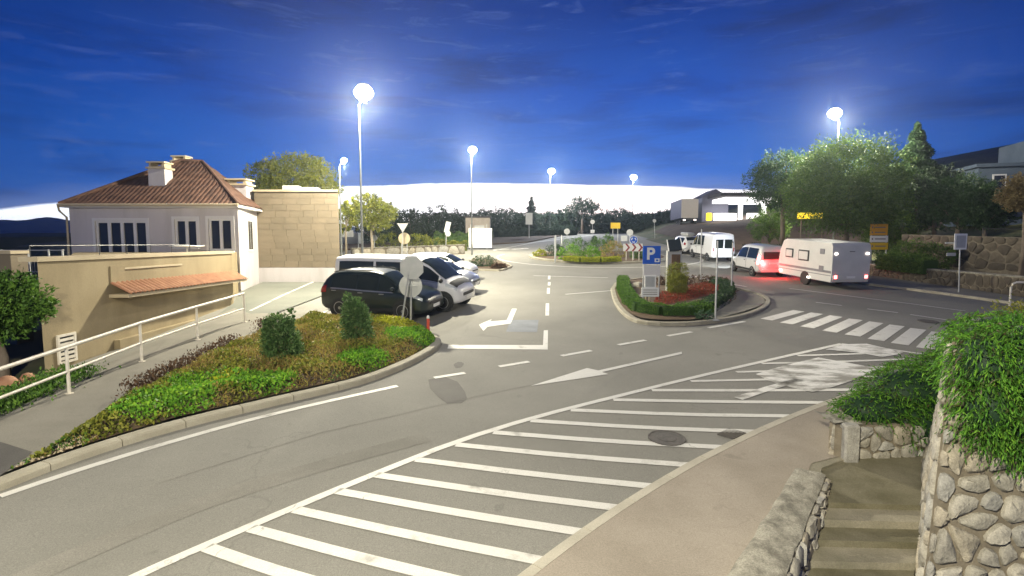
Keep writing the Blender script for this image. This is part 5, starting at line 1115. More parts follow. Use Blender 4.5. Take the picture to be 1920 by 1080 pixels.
# ------------------------------------------------------------------ near right: stairs, parapet, rubble walls
stairs = bpy.data.objects.new('stairs', None); COL.objects.link(stairs); stairs['kind'] = 'structure'; stairs['label'] = 'mossy concrete steps going down between stone walls'
def LS(t): return Vector((4.30 - .95 * t, 7.72 - 1.30 * t, 0))      # left side of the flight, t = steps down
def RS(t): return Vector((5.98 - 1.05 * t, 7.62 - 1.25 * t, 0))
lz = .40
ld = [LS(0), RS(0), Vector((7.2, 9.15, 0)), Vector((5.6, 9.1, 0)), Vector((4.95, 8.75, 0)), Vector((4.62, 8.3, 0))]
MB().prism([(p.x, p.y) for p in ld], lz - .5, lambda x, y: lz + .085 * (y - 7.7)).build('landing', M['concrete_moss'], stairs)
ntr = 8
for i in range(ntr):
    t0, t1 = i * .26, (i + 1) * .26; z = lz - .095 * (i + 1); q = [LS(t0) + Vector((0, -.0, 0)), RS(t0), RS(t1), LS(t1)]
    jit = random.uniform(-.012, .012)
    MB().prism([(p.x, p.y) for p in q], z - .4, z + jit).build('step', M['concrete_moss'] if i % 2 else M['concrete'], stairs)
MB().prism([(4.45, 8.05), (4.58, 8.27), (4.96, 8.8), (5.68, 9.1), (5.74, 9.0), (5.06, 8.62), (4.74, 8.05)], 0, lambda x, y: S * y + .010).build('threshold', M['concrete'], stairs)
# side kerb strip of the flight (paler, on the left)
MB().prism([(4.62, 8.3), (4.95, 8.75), (4.98, 8.55), (4.7, 7.9), (4.42, 7.6), (4.30, 7.72)], lz - .3, lz + .05).build('side_strip', M['concrete'], stairs)
# parapet
pa = empty('parapet_wall', 'low parapet with a rough concrete top beside the near steps', 'wall', (3.5, 7, .3))
fl, fr__ = PD(1492, 876, 8.25), PD(1550, 888, 8.12); nl, nr = PD(1360, 1078, 5.85), PD(1470, 1080, 5.82)
dl = (nl - fl); dr = (nr - fr__); nl2 = fl + dl * 1.35; nr2 = fr__ + dr * 1.35
P = []; npz = 14; prng = random.Random(8)
for i in range(npz + 1):
    t = i / npz; a = fl.lerp(nl2, t); b = fr__.lerp(nr2, t); row = []
    for j in range(7):
        p = a.lerp(b, j / 6); w_ = prng.uniform(-.02, .02); row.append(Vector((p.x + (w_ if j in (0, 6) else 0), p.y, p.z + prng.uniform(-.012, .012) - (.03 if j in (0, 6) else 0))))
    P.append(row)
tp = MB().grid(P)
# left skirt down to the footway, far end
base_l = [Vector((r_[0].x - .03, r_[0].y, gz(0, r_[0].y) - .1)) for r_ in P]; tp.grid([base_l, [r_[0] for r_ in P]])
tp.grid([[Vector((p.x, p.y, gz(0, p.y) - .2)) for p in P[0]], P[0]])
local(pa, tp).build('coping', M['cap'], pa, smooth=True)
A0, B0 = nr2.copy(), fr__.copy(); A0.z -= 1.15; B0.z = lz - .05
A1, B1 = nr2 - Vector((0, 0, .04)), fr__ - Vector((0, 0, .04))
A0 += Vector((.10, 0, 0)); B0 += Vector((.06, 0, 0))
# face turned to the steps
sd = MB().add([A0, B0, B1, A1], [(0, 1, 2, 3)]); local(pa, sd).build('core', M['mortar'], pa)
l = pa.location; Pq, W_, H_ = quad_patch(A0 - l, B0 - l, B1 - l, A1 - l); stones(pa, Pq, W_, H_, .24, .05, seed=11, asp=1.2)
# lower rubble wall at the head of the steps
rw = stone_wall('rubble_wall', 'short rubble wall at the head of the near steps, under the spreading shrub', (5.62, 9.05, .42), (7.35, 9.2, .42), .66, .3, .31, seed=21, depth=.06, top=None)
MB().box((.12, -.05, .36), (.26, .2, .72), bev=.03).build('corner_stone', M['stones'][3], rw)
MB().grid([[Vector((-.12 + .5 * i / 3, .02 + .35 * j, .70 + .03 * math.sin(i * 2 + j))) for j in range(3)] for i in range(4)]).build('cap_stone', M['cap'], rw)
rwe = stone_wall('rubble_wall', 'left end of the short rubble wall, facing the footpath', (6.30, 10.3, .52), (5.52, 9.07, .44), .62, .3, .27, seed=23, depth=.05, top=None)
MB().prism([(5.85, 9.25), (6.75, 10.6), (13.0, 15.6), (14.5, 16), (16, 14), (7.4, 9.3), (7.36, 9.25)], .2, lambda x, y: 1.0 + .04 * (x - 5)).build('raised_bed', M['soil'], kind='structure', label='raised bed under the spreading shrub on the right')
# big battered rubble wall, corner seen
bwall = empty('rubble_buttress', 'big battered rubble wall with round pale stones at the lower right', 'wall', (4.7, 6.1, -1.0))
K = [Vector((4.52, 5.92, -1.1)), Vector((4.92, 6.16, .5)), Vector((5.18, 6.4, 1.8)), Vector((5.42, 6.62, 3.0))]
Ff = [Vector((6.35, 8.0, -1.1)), Vector((7.0, 8.95, .45)), Vector((7.15, 8.85, 1.6)), Vector((7.2, 8.75, 2.62))]
def curve3(Q, v):
    hh = [0]
    for a, b in zip(Q, Q[1:]): hh.append(hh[-1] + (b - a).length)
    s = v * hh[-1]
    for i in range(len(Q) - 1):
        if s <= hh[i + 1] + 1e-9: return Q[i].lerp(Q[i + 1], (s - hh[i]) / (hh[i + 1] - hh[i]))
    return Q[-1]
l = bwall.location
def left_patch(u, v, W=2.9, Hh=4.1):
    def f(s, t): return curve3(Ff, t).lerp(curve3(K, t), s) - l
    s, t = u / W, v / Hh; p = f(s, t); e = .02; tu = (f(min(s + e, 1), t) - f(max(s - e, 0), t)).normalized(); tv = (f(s, min(t + e, 1)) - f(s, max(t - e, 0))).normalized()
    n_ = tu.cross(tv).normalized(); return p, (n_ if n_.x < 0 else -n_), tu, tv
def front_patch(u, v, W=3.6, Hh=4.1):
    def f(s, t): return curve3(K, t) + Vector((3.6 * s, -.15 * s, 0)) - l
    s, t = u / W, v / Hh; p = f(s, t); e = .02; tu = (f(min(s + e, 1), t) - f(max(s - e, 0), t)).normalized(); tv = (f(s, min(t + e, 1)) - f(s, max(t - e, 0))).normalized()
    n_ = tu.cross(tv).normalized(); return p, (n_ if n_.y < 0 else -n_), tu, tv
core = MB(); core.grid([[left_patch(2.9 * i / 6, 4.1 * j / 8)[0] for j in range(9)] for i in range(7)]); core.grid([[front_patch(3.6 * i / 6, 4.1 * j / 8)[0] for j in range(9)] for i in range(7)])
core.add([K[3] - l, K[3] + Vector((3.6, -.15, 0)) - l, Ff[3] + Vector((3, 0, 0)) - l, Ff[3] - l], [(0, 1, 2, 3)]); core.build('core', M['mortar'], bwall, smooth=True)
stones(bwall, front_patch, 3.6, 4.1, .27, .07, gap=.2, seed=31, asp=1.05, skip=lambda u, v: u > 2.0)
stones(bwall, left_patch, 2.9, 4.1, .27, .05, gap=.14, seed=32, asp=.72)

# ------------------------------------------------------------------ foreground shrubs
def needles(name, label, base, pts, nrm, n_per, length, lm, cat='shrub', droop=.6):
    """trailing shrub: curved shoots with needle leaves from surface points"""
    root = empty(name, label, cat, base); base = np.array(base)
    m = len(pts); P = []; D = []; T = []
    d = nrm + rng.normal(0, .45, (m, 3)); d /= np.linalg.norm(d, axis=1)[:, None]
    tone = np.clip(rng.normal(.5, .2, m), 0, 1)
    ln = length * rng.uniform(.5, 1.3, m)
    for k in range(n_per):
        t = (k + rng.uniform(0, 1, m)) / n_per
        p = pts + d * (ln * t)[:, None]; p[:, 2] -= droop * ln * t * t
        dd = d.copy(); dd[:, 2] -= 2 * droop * t; P.append(p); D.append(dd); T.append(tone + .25 * t - .1)
    P = np.concatenate(P); D = np.concatenate(D); T = np.concatenate(T)
    sm = MB()
    for i in rng.choice(m, min(60, m), replace=False):
        a = pts[i] - base; b = a + d[i] * ln[i]; b[2] -= droop * ln[i] * .8; sm.tube([a - d[i] * .15, a + d[i] * ln[i] * .5, b], [.008, .006, .003], 4)
    sm.build('shoots', M['bark'], root, kind='stuff')
    leaf_mesh('foliage', P - base, D, .068, L[lm], root, aspect=5, spread=.40, dirv=D, rnd=T)
    return root
def ell_surface(lobes, m, zmin=None):
    lb = np.asarray(lobes, float); wv = lb[:, 3] * lb[:, 5]; li = rng.choice(len(lb), m, p=wv / wv.sum()); u = rng.normal(0, 1, (m, 3)); u /= np.linalg.norm(u, axis=1)[:, None]
    p = lb[li, :3] + u * lb[li, 3:6] * rng.uniform(.8, 1.02, m)[:, None]
    return p, u
# dark core masses, added to keep the light out of the shrubs
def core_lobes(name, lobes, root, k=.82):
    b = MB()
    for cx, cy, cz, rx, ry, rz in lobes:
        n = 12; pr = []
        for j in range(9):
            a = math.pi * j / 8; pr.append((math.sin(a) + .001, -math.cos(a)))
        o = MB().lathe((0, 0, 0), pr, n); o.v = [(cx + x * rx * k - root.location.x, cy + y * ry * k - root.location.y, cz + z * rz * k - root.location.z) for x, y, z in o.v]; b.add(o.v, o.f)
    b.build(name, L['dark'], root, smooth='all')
big = [(5.75, 6.4, 2.75, .5, .4, .45), (5.7, 6.25, 2.25, .42, .3, .42), (6.3, 6.3, 2.75, .8, .6, .65), (6.2, 6.1, 2.15, .6, .35, .5), (6.9, 6.2, 2.6, .9, .6, .75), (6.8, 6.05, 2.0, .7, .35, .5), (7.6, 6.8, 2.6, 1.0, .9, .8), (6.65, 7.2, 2.95, .7, .7, .32), (6.1, 6.85, 2.9, .4, .45, .3), (7.7, 8.2, 2.6, .7, .7, .5)]
p, u = ell_surface(big, 17000); u = u * [1, 1, .6] + [0, -.25, -.15]
r_ = needles('trailing_shrub', 'dense green trailing shrub hanging over the big rubble wall at the right edge', (6.3, 6.8, 2.4), p, u, 7, .2, 'yew', droop=.7); core_lobes('foliage_core', big, r_)
spd = [(6.55, 9.55, 1.2, .75, .45, .36), (7.3, 9.75, 1.45, .9, .6, .55), (8.2, 10.3, 1.45, 1.0, .75, .6), (9.1, 10.7, 1.45, 1.0, .7, .62), (7.2, 9.35, 1.0, .6, .3, .42), (9.9, 11.0, 1.55, .9, .7, .7), (8.45, 9.9, 1.9, .65, .55, .6), (7.85, 9.6, 1.5, .6, .5, .5)]
p, u = ell_surface(spd, 13000); u = u * [1, 1, .7] + [-.25, -.3, .0]
r_ = needles('spreading_shrub', 'low spreading green shrub on the short rubble wall above the steps', (7.2, 9.8, 1.0), p, u, 6, .17, 'yew', droop=.35); core_lobes('foliage_core', spd, r_)
bkb = [(11.6, 12.4, 1.7, .9, .8, 1.0), (12.6, 12.9, 1.85, 1.1, .8, 1.15), (14.0, 13.3, 2.0, 1.3, .9, 1.15)]
mound('rounded_shrub', 'rounded olive green shrub behind the trailing one at the right edge', (12, 13.3, .9), [(a - 12, b - 13.3, c - .9, d, e, f) for a, b, c, d, e, f in bkb], 14000, .07, 'olive')

# ------------------------------------------------------------------ left bed planting
bp2 = [(p.x, p.y) for p in bed]
N_ = 46000
q = poly_points(bp2, N_)
# heights: low at the rim, hummocky inside
def bedz(x, y): return .10 + .17 * (1 + .6 * np.sin(x * 2.3 + 1.1 * np.sin(y * 1.9)) * np.sin(y * 2.0 + x))
fx = np.array([(p.x, p.y) for p in bedfront]); 
dist = np.min(np.linalg.norm(q[:, None, :] - np.array(bp2)[None], axis=2), axis=1)
seg = []
for i in range(len(bp2)):
    a, b = np.array(bp2[i - 1]), np.array(bp2[i]); t = np.clip(((q - a) @ (b - a)) / ((b - a) @ (b - a)), 0, 1); seg.append(np.linalg.norm(q - (a + t[:, None] * (b - a)), axis=1))
dist = np.min(seg, axis=0); h_ = np.minimum(1, dist / .35) * bedz(q[:, 0], q[:, 1]) + .1
z = S * q[:, 1] + h_ * rng.uniform(.35, 1.0, N_) ** .6 + .05
pos = np.stack([q[:, 0], q[:, 1], z], 1); up = np.stack([rng.normal(0, .3, N_), rng.normal(-.2, .3, N_), np.full(N_, .8)], 1)
def near(pix, rx, ry):
    c = G(*pix); return ((q[:, 0] - c.x) / rx) ** 2 + ((q[:, 1] - c.y) / ry) ** 2 < rng.uniform(.6, 1.2, N_)
bright = near((405, 738), 1.1, .75) | near((490, 735), .8, .7) | near((680, 690), .7, .8) | near((780, 645), 1.0, 1.0) | near((330, 772), .8, .6) | near((255, 795), .5, .4)
lime = near((425, 730), .35, .4) | near((740, 622), .9, .6)
front = np.min(np.linalg.norm(q[:, None, :] - fx[None], axis=2), axis=1) < .30
leftend = near((215, 800), 1.3, 1.0) | near((300, 760), 1.0, .9)
nz_ = np.sin(q[:, 0] * 3.1 + 2 * np.sin(q[:, 1] * 2.2)) + rng.normal(0, .5, N_)
kind_ = np.where(bright, 1, np.where(lime, 2, np.where(leftend, 3, np.where(front & (nz_ > -.6), 4, np.where(nz_ > .35, 3, 0)))))
kind_ = np.where(lime & bright, np.where(rng.uniform(0, 1, N_) < .5, 2, 1), kind_)
for k, (nm, lm, sz, asp, lab) in enumerate([('golden_ground_cover', 'gold', .085, 3.2, 'dry golden ground cover over most of the flower bed'), ('bright_ground_cover', 'bright', .08, 1.6, 'fresh green low clumps in the flower bed'), ('lime_ground_cover', 'lime', .075, 1.6, 'yellow green sprigs in the flower bed'), ('leafy_ground_cover', 'olive', .08, 1.6, 'olive green leafy cover at the pointed end of the flower bed'), ('edge_ground_cover', 'green', .065, 1.8, 'dark green fringe along the flower bed kerb')]):
    s_ = kind_ == k; leaf_mesh(nm, pos[s_], up[s_], sz, L[lm], aspect=asp, spread=.5, kind='stuff', label=lab, category='ground cover')
bk = [G(x, y) for x, y in [(245, 756), (300, 728), (350, 702), (400, 676), (440, 655)]]
nb_ = 3200; t = rng.uniform(0, len(bk) - 1.001, nb_); i = t.astype(int); f = (t - i)[:, None]; arr = np.array(bk); pb = arr[i] * (1 - f) + arr[i + 1] * f
pb[:, :2] += rng.normal(0, .13, (nb_, 2)); pb[:, 2] += rng.uniform(.1, .48, nb_)
leaf_mesh('withered_edging', pb, np.tile([0, 0, 1.], (nb_, 1)), .07, L['brown'], spread=.6, kind='stuff', label='withered dark brown plants along the back edge of the flower bed', category='plants')
c = G(497, 625); nb2 = 600; pb = np.array(c) + rng.normal(0, .16, (nb2, 3)); pb[:, 2] = c.z + rng.uniform(.1, .5, nb2)
leaf_mesh('withered_tuft', pb, np.tile([0, 0, 1.], (nb2, 1)), .07, L['brown'], spread=.6, kind='stuff', label='small withered tuft at the left foot of the left bush', category='plants')
# gravel at the tip of the bed
gq = poly_points([(p.x, p.y) for p in GP((30, 888), (120, 858), (190, 830), (130, 826), (95, 848))], 260); gm = MB()
for x, y in gq:
    r = random.uniform(.015, .035); a = random.uniform(0, 6); gm.add([(x + r * math.cos(a + k * 1.57), y + r * math.sin(a + k * 1.57), S * y + .105) for k in range(4)] + [(x, y, S * y + .105 + r)], [(0, 1, 4), (1, 2, 4), (2, 3, 4), (3, 0, 4)])
gm.build('gravel', M['tan_trim'], kind='stuff', label='pale gravel at the pointed tip of the flower bed')
def oval_bush(px, py0, pyt, wpx, lab, n=11000, dz=.1):
    b = G(px, py0, dz); k = b.y / F; h = (py0 - pyt) * k * 1.08; r = wpx * k / 2 * .92
    return mound('bush', lab, b, [(0, 0, h * .45, r * .95, r * .9, h * .46), (-.1 * r, 0, h * .72, r * .72, r * .7, h * .26), (.2 * r, 0, h * .3, r * .9, r * .8, h * .28)] + [(r * .6 * math.cos(a_ * 1.7 + px), r * .4 * math.sin(a_ * 2.3), h * (.55 + .09 * a_), r * .26, r * .24, h * .17) for a_ in range(5)], n, .085, 'fir', 'dense bushes in the flower bed', 'bush', aspect=3.2, spread=.5)
oval_bush(527, 682, 590, 76, 'round dark green bush, the left one in the flower bed')
oval_bush(669, 653, 562, 62, 'upright green bush with frosted tips, the right one in the flower bed')
# strip of weeds at the foot of the terrace wall
wl = [G(x, y) for x, y in [(-60, 800), (0, 772), (60, 752), (120, 728), (170, 706)]]
nw = 5200; t = rng.uniform(0, len(wl) - 1.001, nw); i = t.astype(int); f = (t - i)[:, None]; arr = np.array(wl); pw = arr[i] * (1 - f) + arr[i + 1] * f
pw[:, 0] += rng.normal(-.25, .3, nw); pw[:, 1] += rng.normal(0, .2, nw); pw[:, 2] = S * pw[:, 1] + rng.uniform(.0, .32, nw)
leaf_mesh('weeds', pw, np.tile([0, 0, 1.], (nw, 1)), .09, L['green'], spread=.6, kind='stuff', label='dark weeds at the foot of the railing, left', category='weeds')
# tree at the far left
tree('olive_tree', 'bushy green tree half cut by the left edge, below the terrace fence', (-12.75, 13.4, S * 13.4), [(.1, 0, 2.0, .95, .8, .65), (-.8, -.1, 1.8, .9, .8, .8), (.55, .2, 1.75, .55, .5, .45), (-.3, 0, 1.35, .9, .7, .45), (-1.6, 0, 2.0, .8, .8, .7)], 26000, .105, 'green', .13)

# ------------------------------------------------------------------ planting of the parking sign island
hedge_strip('clipped_hedge', 'clipped green hedge round the front of the parking sign island', [v + Vector((0, 0, .1)) for v in GP((1168, 531), (1170, 552), (1182, 574), (1200, 589), (1240, 595), (1290, 595), (1330, 590))], .62, .38, 15000, .06, 'green')
hedge_strip('clipped_hedge', 'darker hedge at the right hand side of the parking sign island', [v + Vector((0, 0, .1)) for v in GP((1326, 588), (1352, 574), (1366, 560), (1362, 548), (1340, 540))], .6, .45, 6000, .06, 'dark')
mound('low_shrub', 'low dark shrub in front of the red mulch', G(1300, 580, .12), [(0, 0, .1, 1.0, .35, .22), (.5, .1, .12, .5, .3, .25)], 2600, .07, 'green')
mound('low_shrub', 'dark scruffy shrub at the back of the parking sign island', G(1300, 533, .12), [(-1.2, 0, .2, 1.0, .4, .3), (.3, 0, .2, 1.2, .4, .28), (1.2, -.2, .15, .7, .4, .25)], 3600, .08, 'brown')
mound('pale_shrub', 'pale bluish shrub at the foot of the tall slim pole', G(1322, 597, .12), [(0, 0, .12, .35, .25, .2)], 900, .06, 'blade')
tp1 = G(1269, 556, .1); k_ = tp1.y / F
mound('topiary_ball', 'clipped barrel shaped shrub in front on the island', tp1, [(0, 0, .55, .47, .47, .56), (0, 0, .62, .44, .44, .46), (0, 0, .35, .42, .42, .35)], 7500, .05, 'olive', 'topiary on the island', shell=.15)
mound('topiary_ball', 'round clipped shrub just behind the barrel shaped one', Vector((xat(1270, 26.2), 26.2, S * 26.2 + .1)), [(0, 0, 1.05, .5, .5, .55), (0, 0, .6, .45, .45, .6)], 6500, .05, 'olive', 'topiary on the island', shell=.15)
def rock(px, py, r, lab, dz=.13):
    c = G(px, py, dz); b = MB(); b.lathe((0, 0, 0), [(r * .9, -.05), (r, r * .25), (r * .75, r * .55), (r * .3, r * .72), (.01, r * .74)], 9); b.v = [(x * (1 + .2 * math.sin(y * 9 / r * .3 + px)), y * .8 * (1 + .15 * math.sin(x * 7)), z * (1 + .1 * math.sin(x * 11))) for x, y, z in b.v]
    o = b.build('rock', M['stones'][2], label=lab, category='rock'); o.location = c
rock(1195, 537, .32, 'large grey rock left of the notice boards'); rock(1265, 557, .13, 'small pale rock below the clipped barrel shrub'); rock(1318, 542, .12, 'small pale rock at the right end of the red mulch'); rock(1205, 556, .22, 'pale rock behind the notice board post')
fq = poly_points([(p.x, p.y) for p in GP((1226, 574), (1234, 559), (1276, 549), (1320, 539), (1350, 543), (1340, 555), (1290, 567), (1250, 576))], 7000)
leaf_mesh('red_flowers', np.stack([fq[:, 0], fq[:, 1], S * fq[:, 1] + .14 + rng.uniform(0, .2, 7000)], 1), np.tile([0, 0, 1.], (7000, 1)), .06, L['red'], spread=.6, kind='stuff', label='red flowering ground cover on the parking sign island', category='flowers')
# ------------------------------------------------------------------ roundabout planting
def rb_m(px, py, wpx, hpx, lm, lab, n=2600, leaf=.1):
    hpx *= 1.35; b = G(px, py, .17); k = b.y / F; mound('roundabout_shrub', lab, b, [(0, 0, hpx * k * .3, wpx * k / 2, wpx * k / 2.6, hpx * k * .7), (wpx * k * .18, .1, hpx * k * .35, wpx * k / 3, wpx * k / 3.2, hpx * k * .55)], n, leaf, lm, 'roundabout shrubs')
rb_m(1068, 486, 48, 22, 'bright', 'big bright green dome on the left of the roundabout'); rb_m(1108, 486, 34, 18, 'bright', 'smaller bright green dome in the middle of the roundabout')
rb_m(1076, 473, 52, 22, 'green', 'wide mid green dome at the back of the roundabout'); rb_m(1040, 479, 38, 16, 'dark', 'dark shrub at the left end of the roundabout'); rb_m(1120, 472, 46, 20, 'green', 'dark green mound right of the roundabout centre', 2800)
rb_m(1150, 481, 48, 22, 'gold', 'brownish scrubby mound at the right of the roundabout'); rb_m(1140, 462, 22, 18, 'green', 'rounded shrub at the back of the roundabout'); rb_m(1114, 458, 12, 12, 'dark', 'tiny dark shrub at the back of the roundabout')
rb_m(1012, 480, 24, 10, 'lime', 'yellow green tuft at the left kerb of the roundabout', 1500); rb_m(1195, 484, 28, 16, 'green', 'green shrub below the chevron board')
hedge_strip('yellow_edging', 'yellow green edging along the front of the roundabout', [v + Vector((0, 0, .15)) for v in GP((1060, 492), (1090, 494.5), (1125, 495), (1160, 493.5))], .8, .35, 5200, .08, 'lime', cat='hedge')
for px, py, wpx, hpx, lab in ((906, 498, 52, 18, 'dark green shrub at the end of the parking row'), (935, 502, 30, 8, 'low brown plants beside the dark shrub at the parking row end')):
    b = G(px, py, .1); k = b.y / F; mound('bed_shrub', lab, b, [(0, 0, hpx * k * .3, wpx * k / 2, wpx * k / 3, hpx * k * .7)], 3000, .09, 'dark' if hpx > 10 else 'brown')
# ------------------------------------------------------------------ far hedges and treeline
hedge_strip('far_hedge', 'clipped hedge left of the white board', [Vector((xat(x, 56), 56, S * 56)) for x in (822, 850, 876)], 1.0, .9, 3500, .14, 'olive')
hedge_strip('far_hedge', 'higher clipped hedge behind the one left of the white board', [Vector((xat(x, 62), 62, S * 62)) for x in (815, 850, 884)], 1.2, 1.5, 3500, .14, 'mid')
hedge_strip('far_hedge', 'long low hedge along the far road before the treeline', [Vector((xat(x, 82), 82 + i * 3, S * (82 + i * 3))) for i, x in enumerate((930, 985, 1040, 1090))], 1.4, 1.1, 6000, .18, 'far')
mound('verge_shrub', 'yellowish shrubs round the cream round sign', Vector((xat(760, 58), 58, S * 58)), [(-1.8, 0, .7, 1.6, 1, 1.0), (1.2, 0, .7, 1.9, 1, .9), (3.6, 0, .5, 1.2, .8, .7)], 5000, .17, 'olive')
vw = stone_wall('verge_wall', 'low pale stone wall behind the parked cars', (xat(660, 47), 47, S * 47), (xat(872, 52), 52, S * 52), .85, .4, .8, seed=41, depth=.04)
ord_ = ['first', 'second', 'third', 'fourth', 'fifth', 'sixth', 'seventh', 'eighth', 'ninth', 'tenth', 'eleventh', 'twelfth', 'thirteenth', 'fourteenth', 'fifteenth', 'sixteenth', 'seventeenth', 'eighteenth', 'nineteenth', 'twentieth']
line = [(702, 366, 66), (735, 384, 70), (770, 388, 72), (800, 392, 74), (826, 384, 76), (852, 391, 78), (880, 398, 84), (908, 392, 88), (945, 388, 90), (972, 398, 92), (1020, 398, 96), (1048, 392, 98), (1072, 396, 98), (1122, 398, 102), (1152, 390, 104), (1176, 397, 106), (1205, 400, 104), (1232, 396, 100), (1258, 390, 104)]
for i, (px, pt, D) in enumerate(line):
    g_ = S * min(D, 100) + .0; h = zat(pt, D) - g_; wv = random.uniform(1.9, 2.7) * D / 85; x = xat(px, D)
    tree('roadside_tree', 'dark tree in the far treeline, %s from its left end' % ord_[i], (x, D, g_), [(0, 0, h * .58, wv, wv, h * .42), (-wv * .7, .3, h * .38, wv * .9, wv, h * .36), (wv * .7, -.2, h * .36, wv * .9, wv, h * .36), (wv * .2, 0, h * .78, wv * .6, wv * .6, h * .2), (0, -1, h * .25, wv * 1.3, wv * .8, h * .26)], 5200, .27 * D / 85, 'far', .16, group='far treeline', shell=.6)
tree('round_tree', 'airy round tree standing above the far treeline right of centre', (xat(1090, 95), 95, S * 95), [(0, 0, 4.6, 2.9, 2.4, 1.8), (-1.4, 0, 4.0, 1.8, 1.8, 1.4), (1.6, 0, 4.2, 1.8, 1.8, 1.5)], 3600, .30, 'far', .2, shell=.8)
conifer('conifer_tree', 'slim pointed conifer in the middle of the far treeline', (xat(996, 90), 90, S * 90), zat(372, 90) - S * 90, 2.2, 2600, 'far', leaf=.45)
sf = MB(); n_s = 16000; xx = rng.uniform(-24, 42, n_s); yy = 86 + (xx + 24) * .38 + rng.uniform(0, 6, n_s); hh_ = rng.uniform(0, 3.6, n_s)
leaf_mesh('undergrowth', np.stack([xx, yy, S * np.minimum(yy, 100) + hh_], 1), np.tile([0, -1., .3], (n_s, 1)), .5, L['far'], spread=.6, kind='stuff', label='dark undergrowth filling the foot of the far treeline', category='undergrowth')
# trees by the cladded building
Dt = 46
tree('plane_tree', 'broad pale green tree behind the flat roof of the cladded building', (xat(556, Dt), Dt, S * Dt), [(0, 0, 7.2, 2.6, 2.2, 1.6), (-2.0, 0, 6.8, 1.8, 1.8, 1.5), (2.0, 0, 6.9, 1.7, 1.7, 1.5), (.8, 0, 7.6, 1.8, 1.6, 1.3), (-.8, 0, 6.0, 2.6, 2, 1.2), (2.6, .3, 5.9, 1.3, 1.2, 1.0)], 20000, .18, 'olive', .2)
Dt = 45
tree('young_tree', 'small yellow green tree with a slim pale trunk right of the cladded building', (xat(697, Dt), Dt, S * Dt), [(0, 0, 4.0, 1.7, 1.5, 1.1), (-1.2, 0, 3.8, 1.2, 1.2, 1.0), (1.1, 0, 3.8, 1.2, 1.2, .95), (-.3, 0, 4.8, 1.2, 1.2, .8), (.4, 0, 3.0, 1.3, 1.2, .6)], 9000, .17, 'olive', .11, 'bark_pale')
tree('slim_tree', 'slim tree by the corner of the cladded building', (xat(648, 41), 41, S * 41), [(0, 0, 3.6, .8, .8, 1.1), (.5, 0, 4.4, .6, .6, .7)], 2500, .17, 'olive', .08, 'bark_pale')
bd = empty('parasol_stall', 'pale blue awning just right of the cladded building', 'awning', (xat(656, 50), 50, S * 50))
MB().box((0, 0, 1.6), (2.2, 1.5, 1.0), bev=.05).build('canvas', M['paint_grey'], bd); MB().box((.1, -.76, 2.0), (1.0, .03, .6)).build('white_panel', M['sign_white'], bd)
for x in (-1, 1): MB().tube([(x, -.6, 0), (x, -.6, 1.2)], .04, 6).build('post', M['galv'], bd)
# trees on the right
def rt(name, label, px, D, ptop, wpx, n, lm, bark='bark', leaf=.2, base_y=None, squash=1.0, group='trees on the right'):
    g_ = float(terrain_z(np.array(xat(px, D)), np.array(float(D)))); k = D / F; h = zat(ptop, D) - g_; r = wpx * k / 2; cz = h - r * .75 * squash
    lb = [(0, 0, cz, r, r * .9, r * .8 * squash), (-r * .5, 0, cz - r * .25, r * .65, r * .7, r * .65), (r * .5, .2, cz - r * .2, r * .65, r * .7, r * .65), (0, -.2, cz + r * .25, r * .8, r * .7, r * .5), (-r * .2, -.4, cz - r * .5, r * .8, r * .6, r * .5), (r * .35, -.3, cz - r * .55, r * .6, r * .6, r * .45)]
    return tree(name, label, (xat(px, D), D, g_), lb, n, leaf, lm, max(.14, r * .07), bark, group)
rt('round_street_tree', 'big round street tree above the caravan, under the right street lamp', 1580, 42, 262, 200, 60000, 'mid', leaf=.17, squash=1.0)
rt('street_tree', 'darker tree left of the big round street tree', 1462, 47, 288, 120, 18000, 'dark', leaf=0.18)
rt('street_tree', 'dark tree filling the gap right of the big round street tree', 1672, 48, 312, 110, 16000, 'dark', leaf=0.18)
conifer('cedar_tree', 'tall pointed cedar right of the big round street tree', (xat(1705, 44), 44, 5.0), zat(236, 44) - 5.0, 3.5, 15000, 'dark', leaf=0.34)
rt('street_tree', 'scrubby dark tree below the blue grey house', 1790, 38, 330, 110, 14000, 'dark', leaf=0.15); rt('street_tree', 'dark tree right above the white information sign', 1840, 36, 345, 95, 14000, 'dark', leaf=0.15); rt('street_tree', 'loose dark tree between the cedar and the house', 1745, 42, 310, 105, 13000, 'far', leaf=0.17)
rt('street_tree', 'low leafy tree behind the yellow direction sign', 1672, 43.5, 395, 100, 12000, 'mid', leaf=0.15)
rt('dry_tree', 'pale dry leaved tree cut by the right edge', 1915, 27, 325, 85, 14000, 'dry', leaf=0.11)
rt('street_tree', 'small tree left of the caravan against the bank', 1440, 52, 390, 70, 8000, 'mid', leaf=0.15)
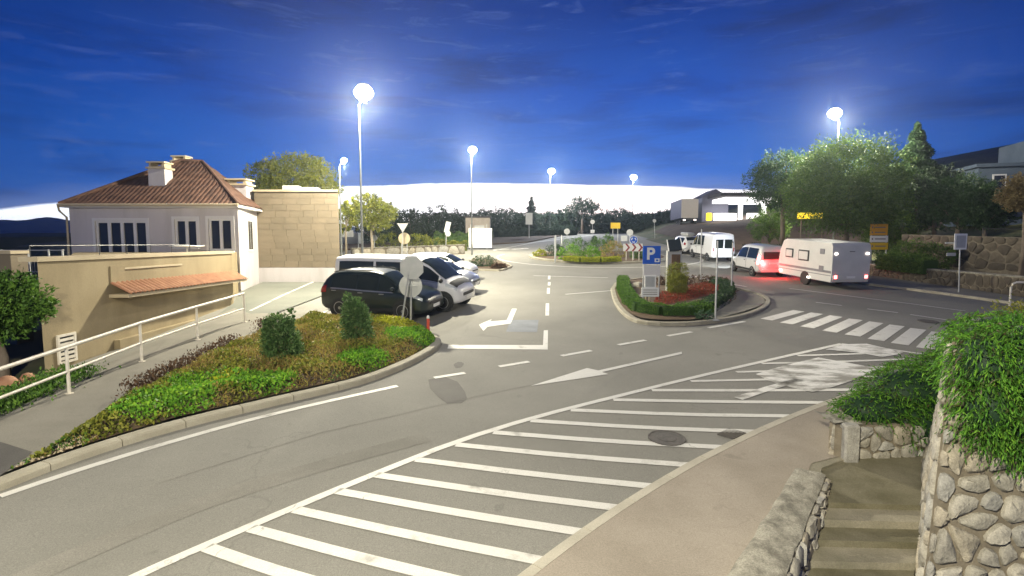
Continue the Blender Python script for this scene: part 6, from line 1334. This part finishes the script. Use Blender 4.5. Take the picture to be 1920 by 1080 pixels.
ysn = empty('yellow_canopy', 'bright yellow lit sign glimpsed between the trees over the caravan', 'sign', Vector((xat(1518, 40), 40, zat(440, 40))))
cc, dd = rect(1495, 1543, 399, 410, 41.5); local(ysn, MB().box(cc, dd)).build('panel', M['lit_yellow'], ysn)
for px in (1500, 1540): local(ysn, MB().tube([(xat(px, 41.5), 41.6, S * 41.5), (xat(px, 41.5), 41.6, cc[2])], .05, 6)).build('post', M['bark'], ysn)
hedge_strip('bank_hedge', 'clipped hedge behind the low stone wall, right of the caravan', [(xat(1655, 33.5), 33.5, S * 33.5 + .6), (xat(1700, 32), 32, S * 32 + .6), (xat(1745, 30.5), 30.5, S * 30.5 + .6)], 1.3, .9, 6500, .11, 'mid')
mound('bank_shrub', 'leafy shrubs before the dark rubble wall, left of the information sign', Vector((xat(1730, 32.5), 32.5, S * 32.5 + .6)), [(-.8, 0, .9, 1.2, .8, .9), (.8, 0, .8, 1.2, .8, .8)], 5000, .12, 'mid')
hedge_strip('bank_hedge', 'hedge along the top of the bank behind the caravan', [(xat(1400, 47), 47, S * 47), (xat(1500, 43), 43, S * 43), (xat(1620, 39.5), 39.5, S * 39.5)], 1.6, 1.2, 8000, .15, 'far')
# ------------------------------------------------------------------ thin even haze, added to give the street lamps their halos
hz_ = MB().box((-300, 580, 15), (1900, 1260, 96)).build('haze', M['black'], kind='stuff', label='thin haze added over the whole place for the lamp halos')
hm_ = bpy.data.materials.new('halo_haze'); hm_.use_nodes = True; t_ = hm_.node_tree; t_.nodes.clear()
pv = t_.nodes.new('ShaderNodeVolumePrincipled'); pv.inputs['Density'].default_value = HAZE; pv.inputs['Color'].default_value = (.72, .85, 1, 1); pv.inputs['Anisotropy'].default_value = .78
mo_ = t_.nodes.new('ShaderNodeOutputMaterial'); t_.links.new(pv.outputs[0], mo_.inputs['Volume'])
hz_.data.materials.clear(); hz_.data.materials.append(hm_)
print('objects', len(bpy.data.objects), 'tris', sum(len(o.data.loops) - 2 * len(o.data.polygons) for o in bpy.data.objects if o.type == 'MESH'))
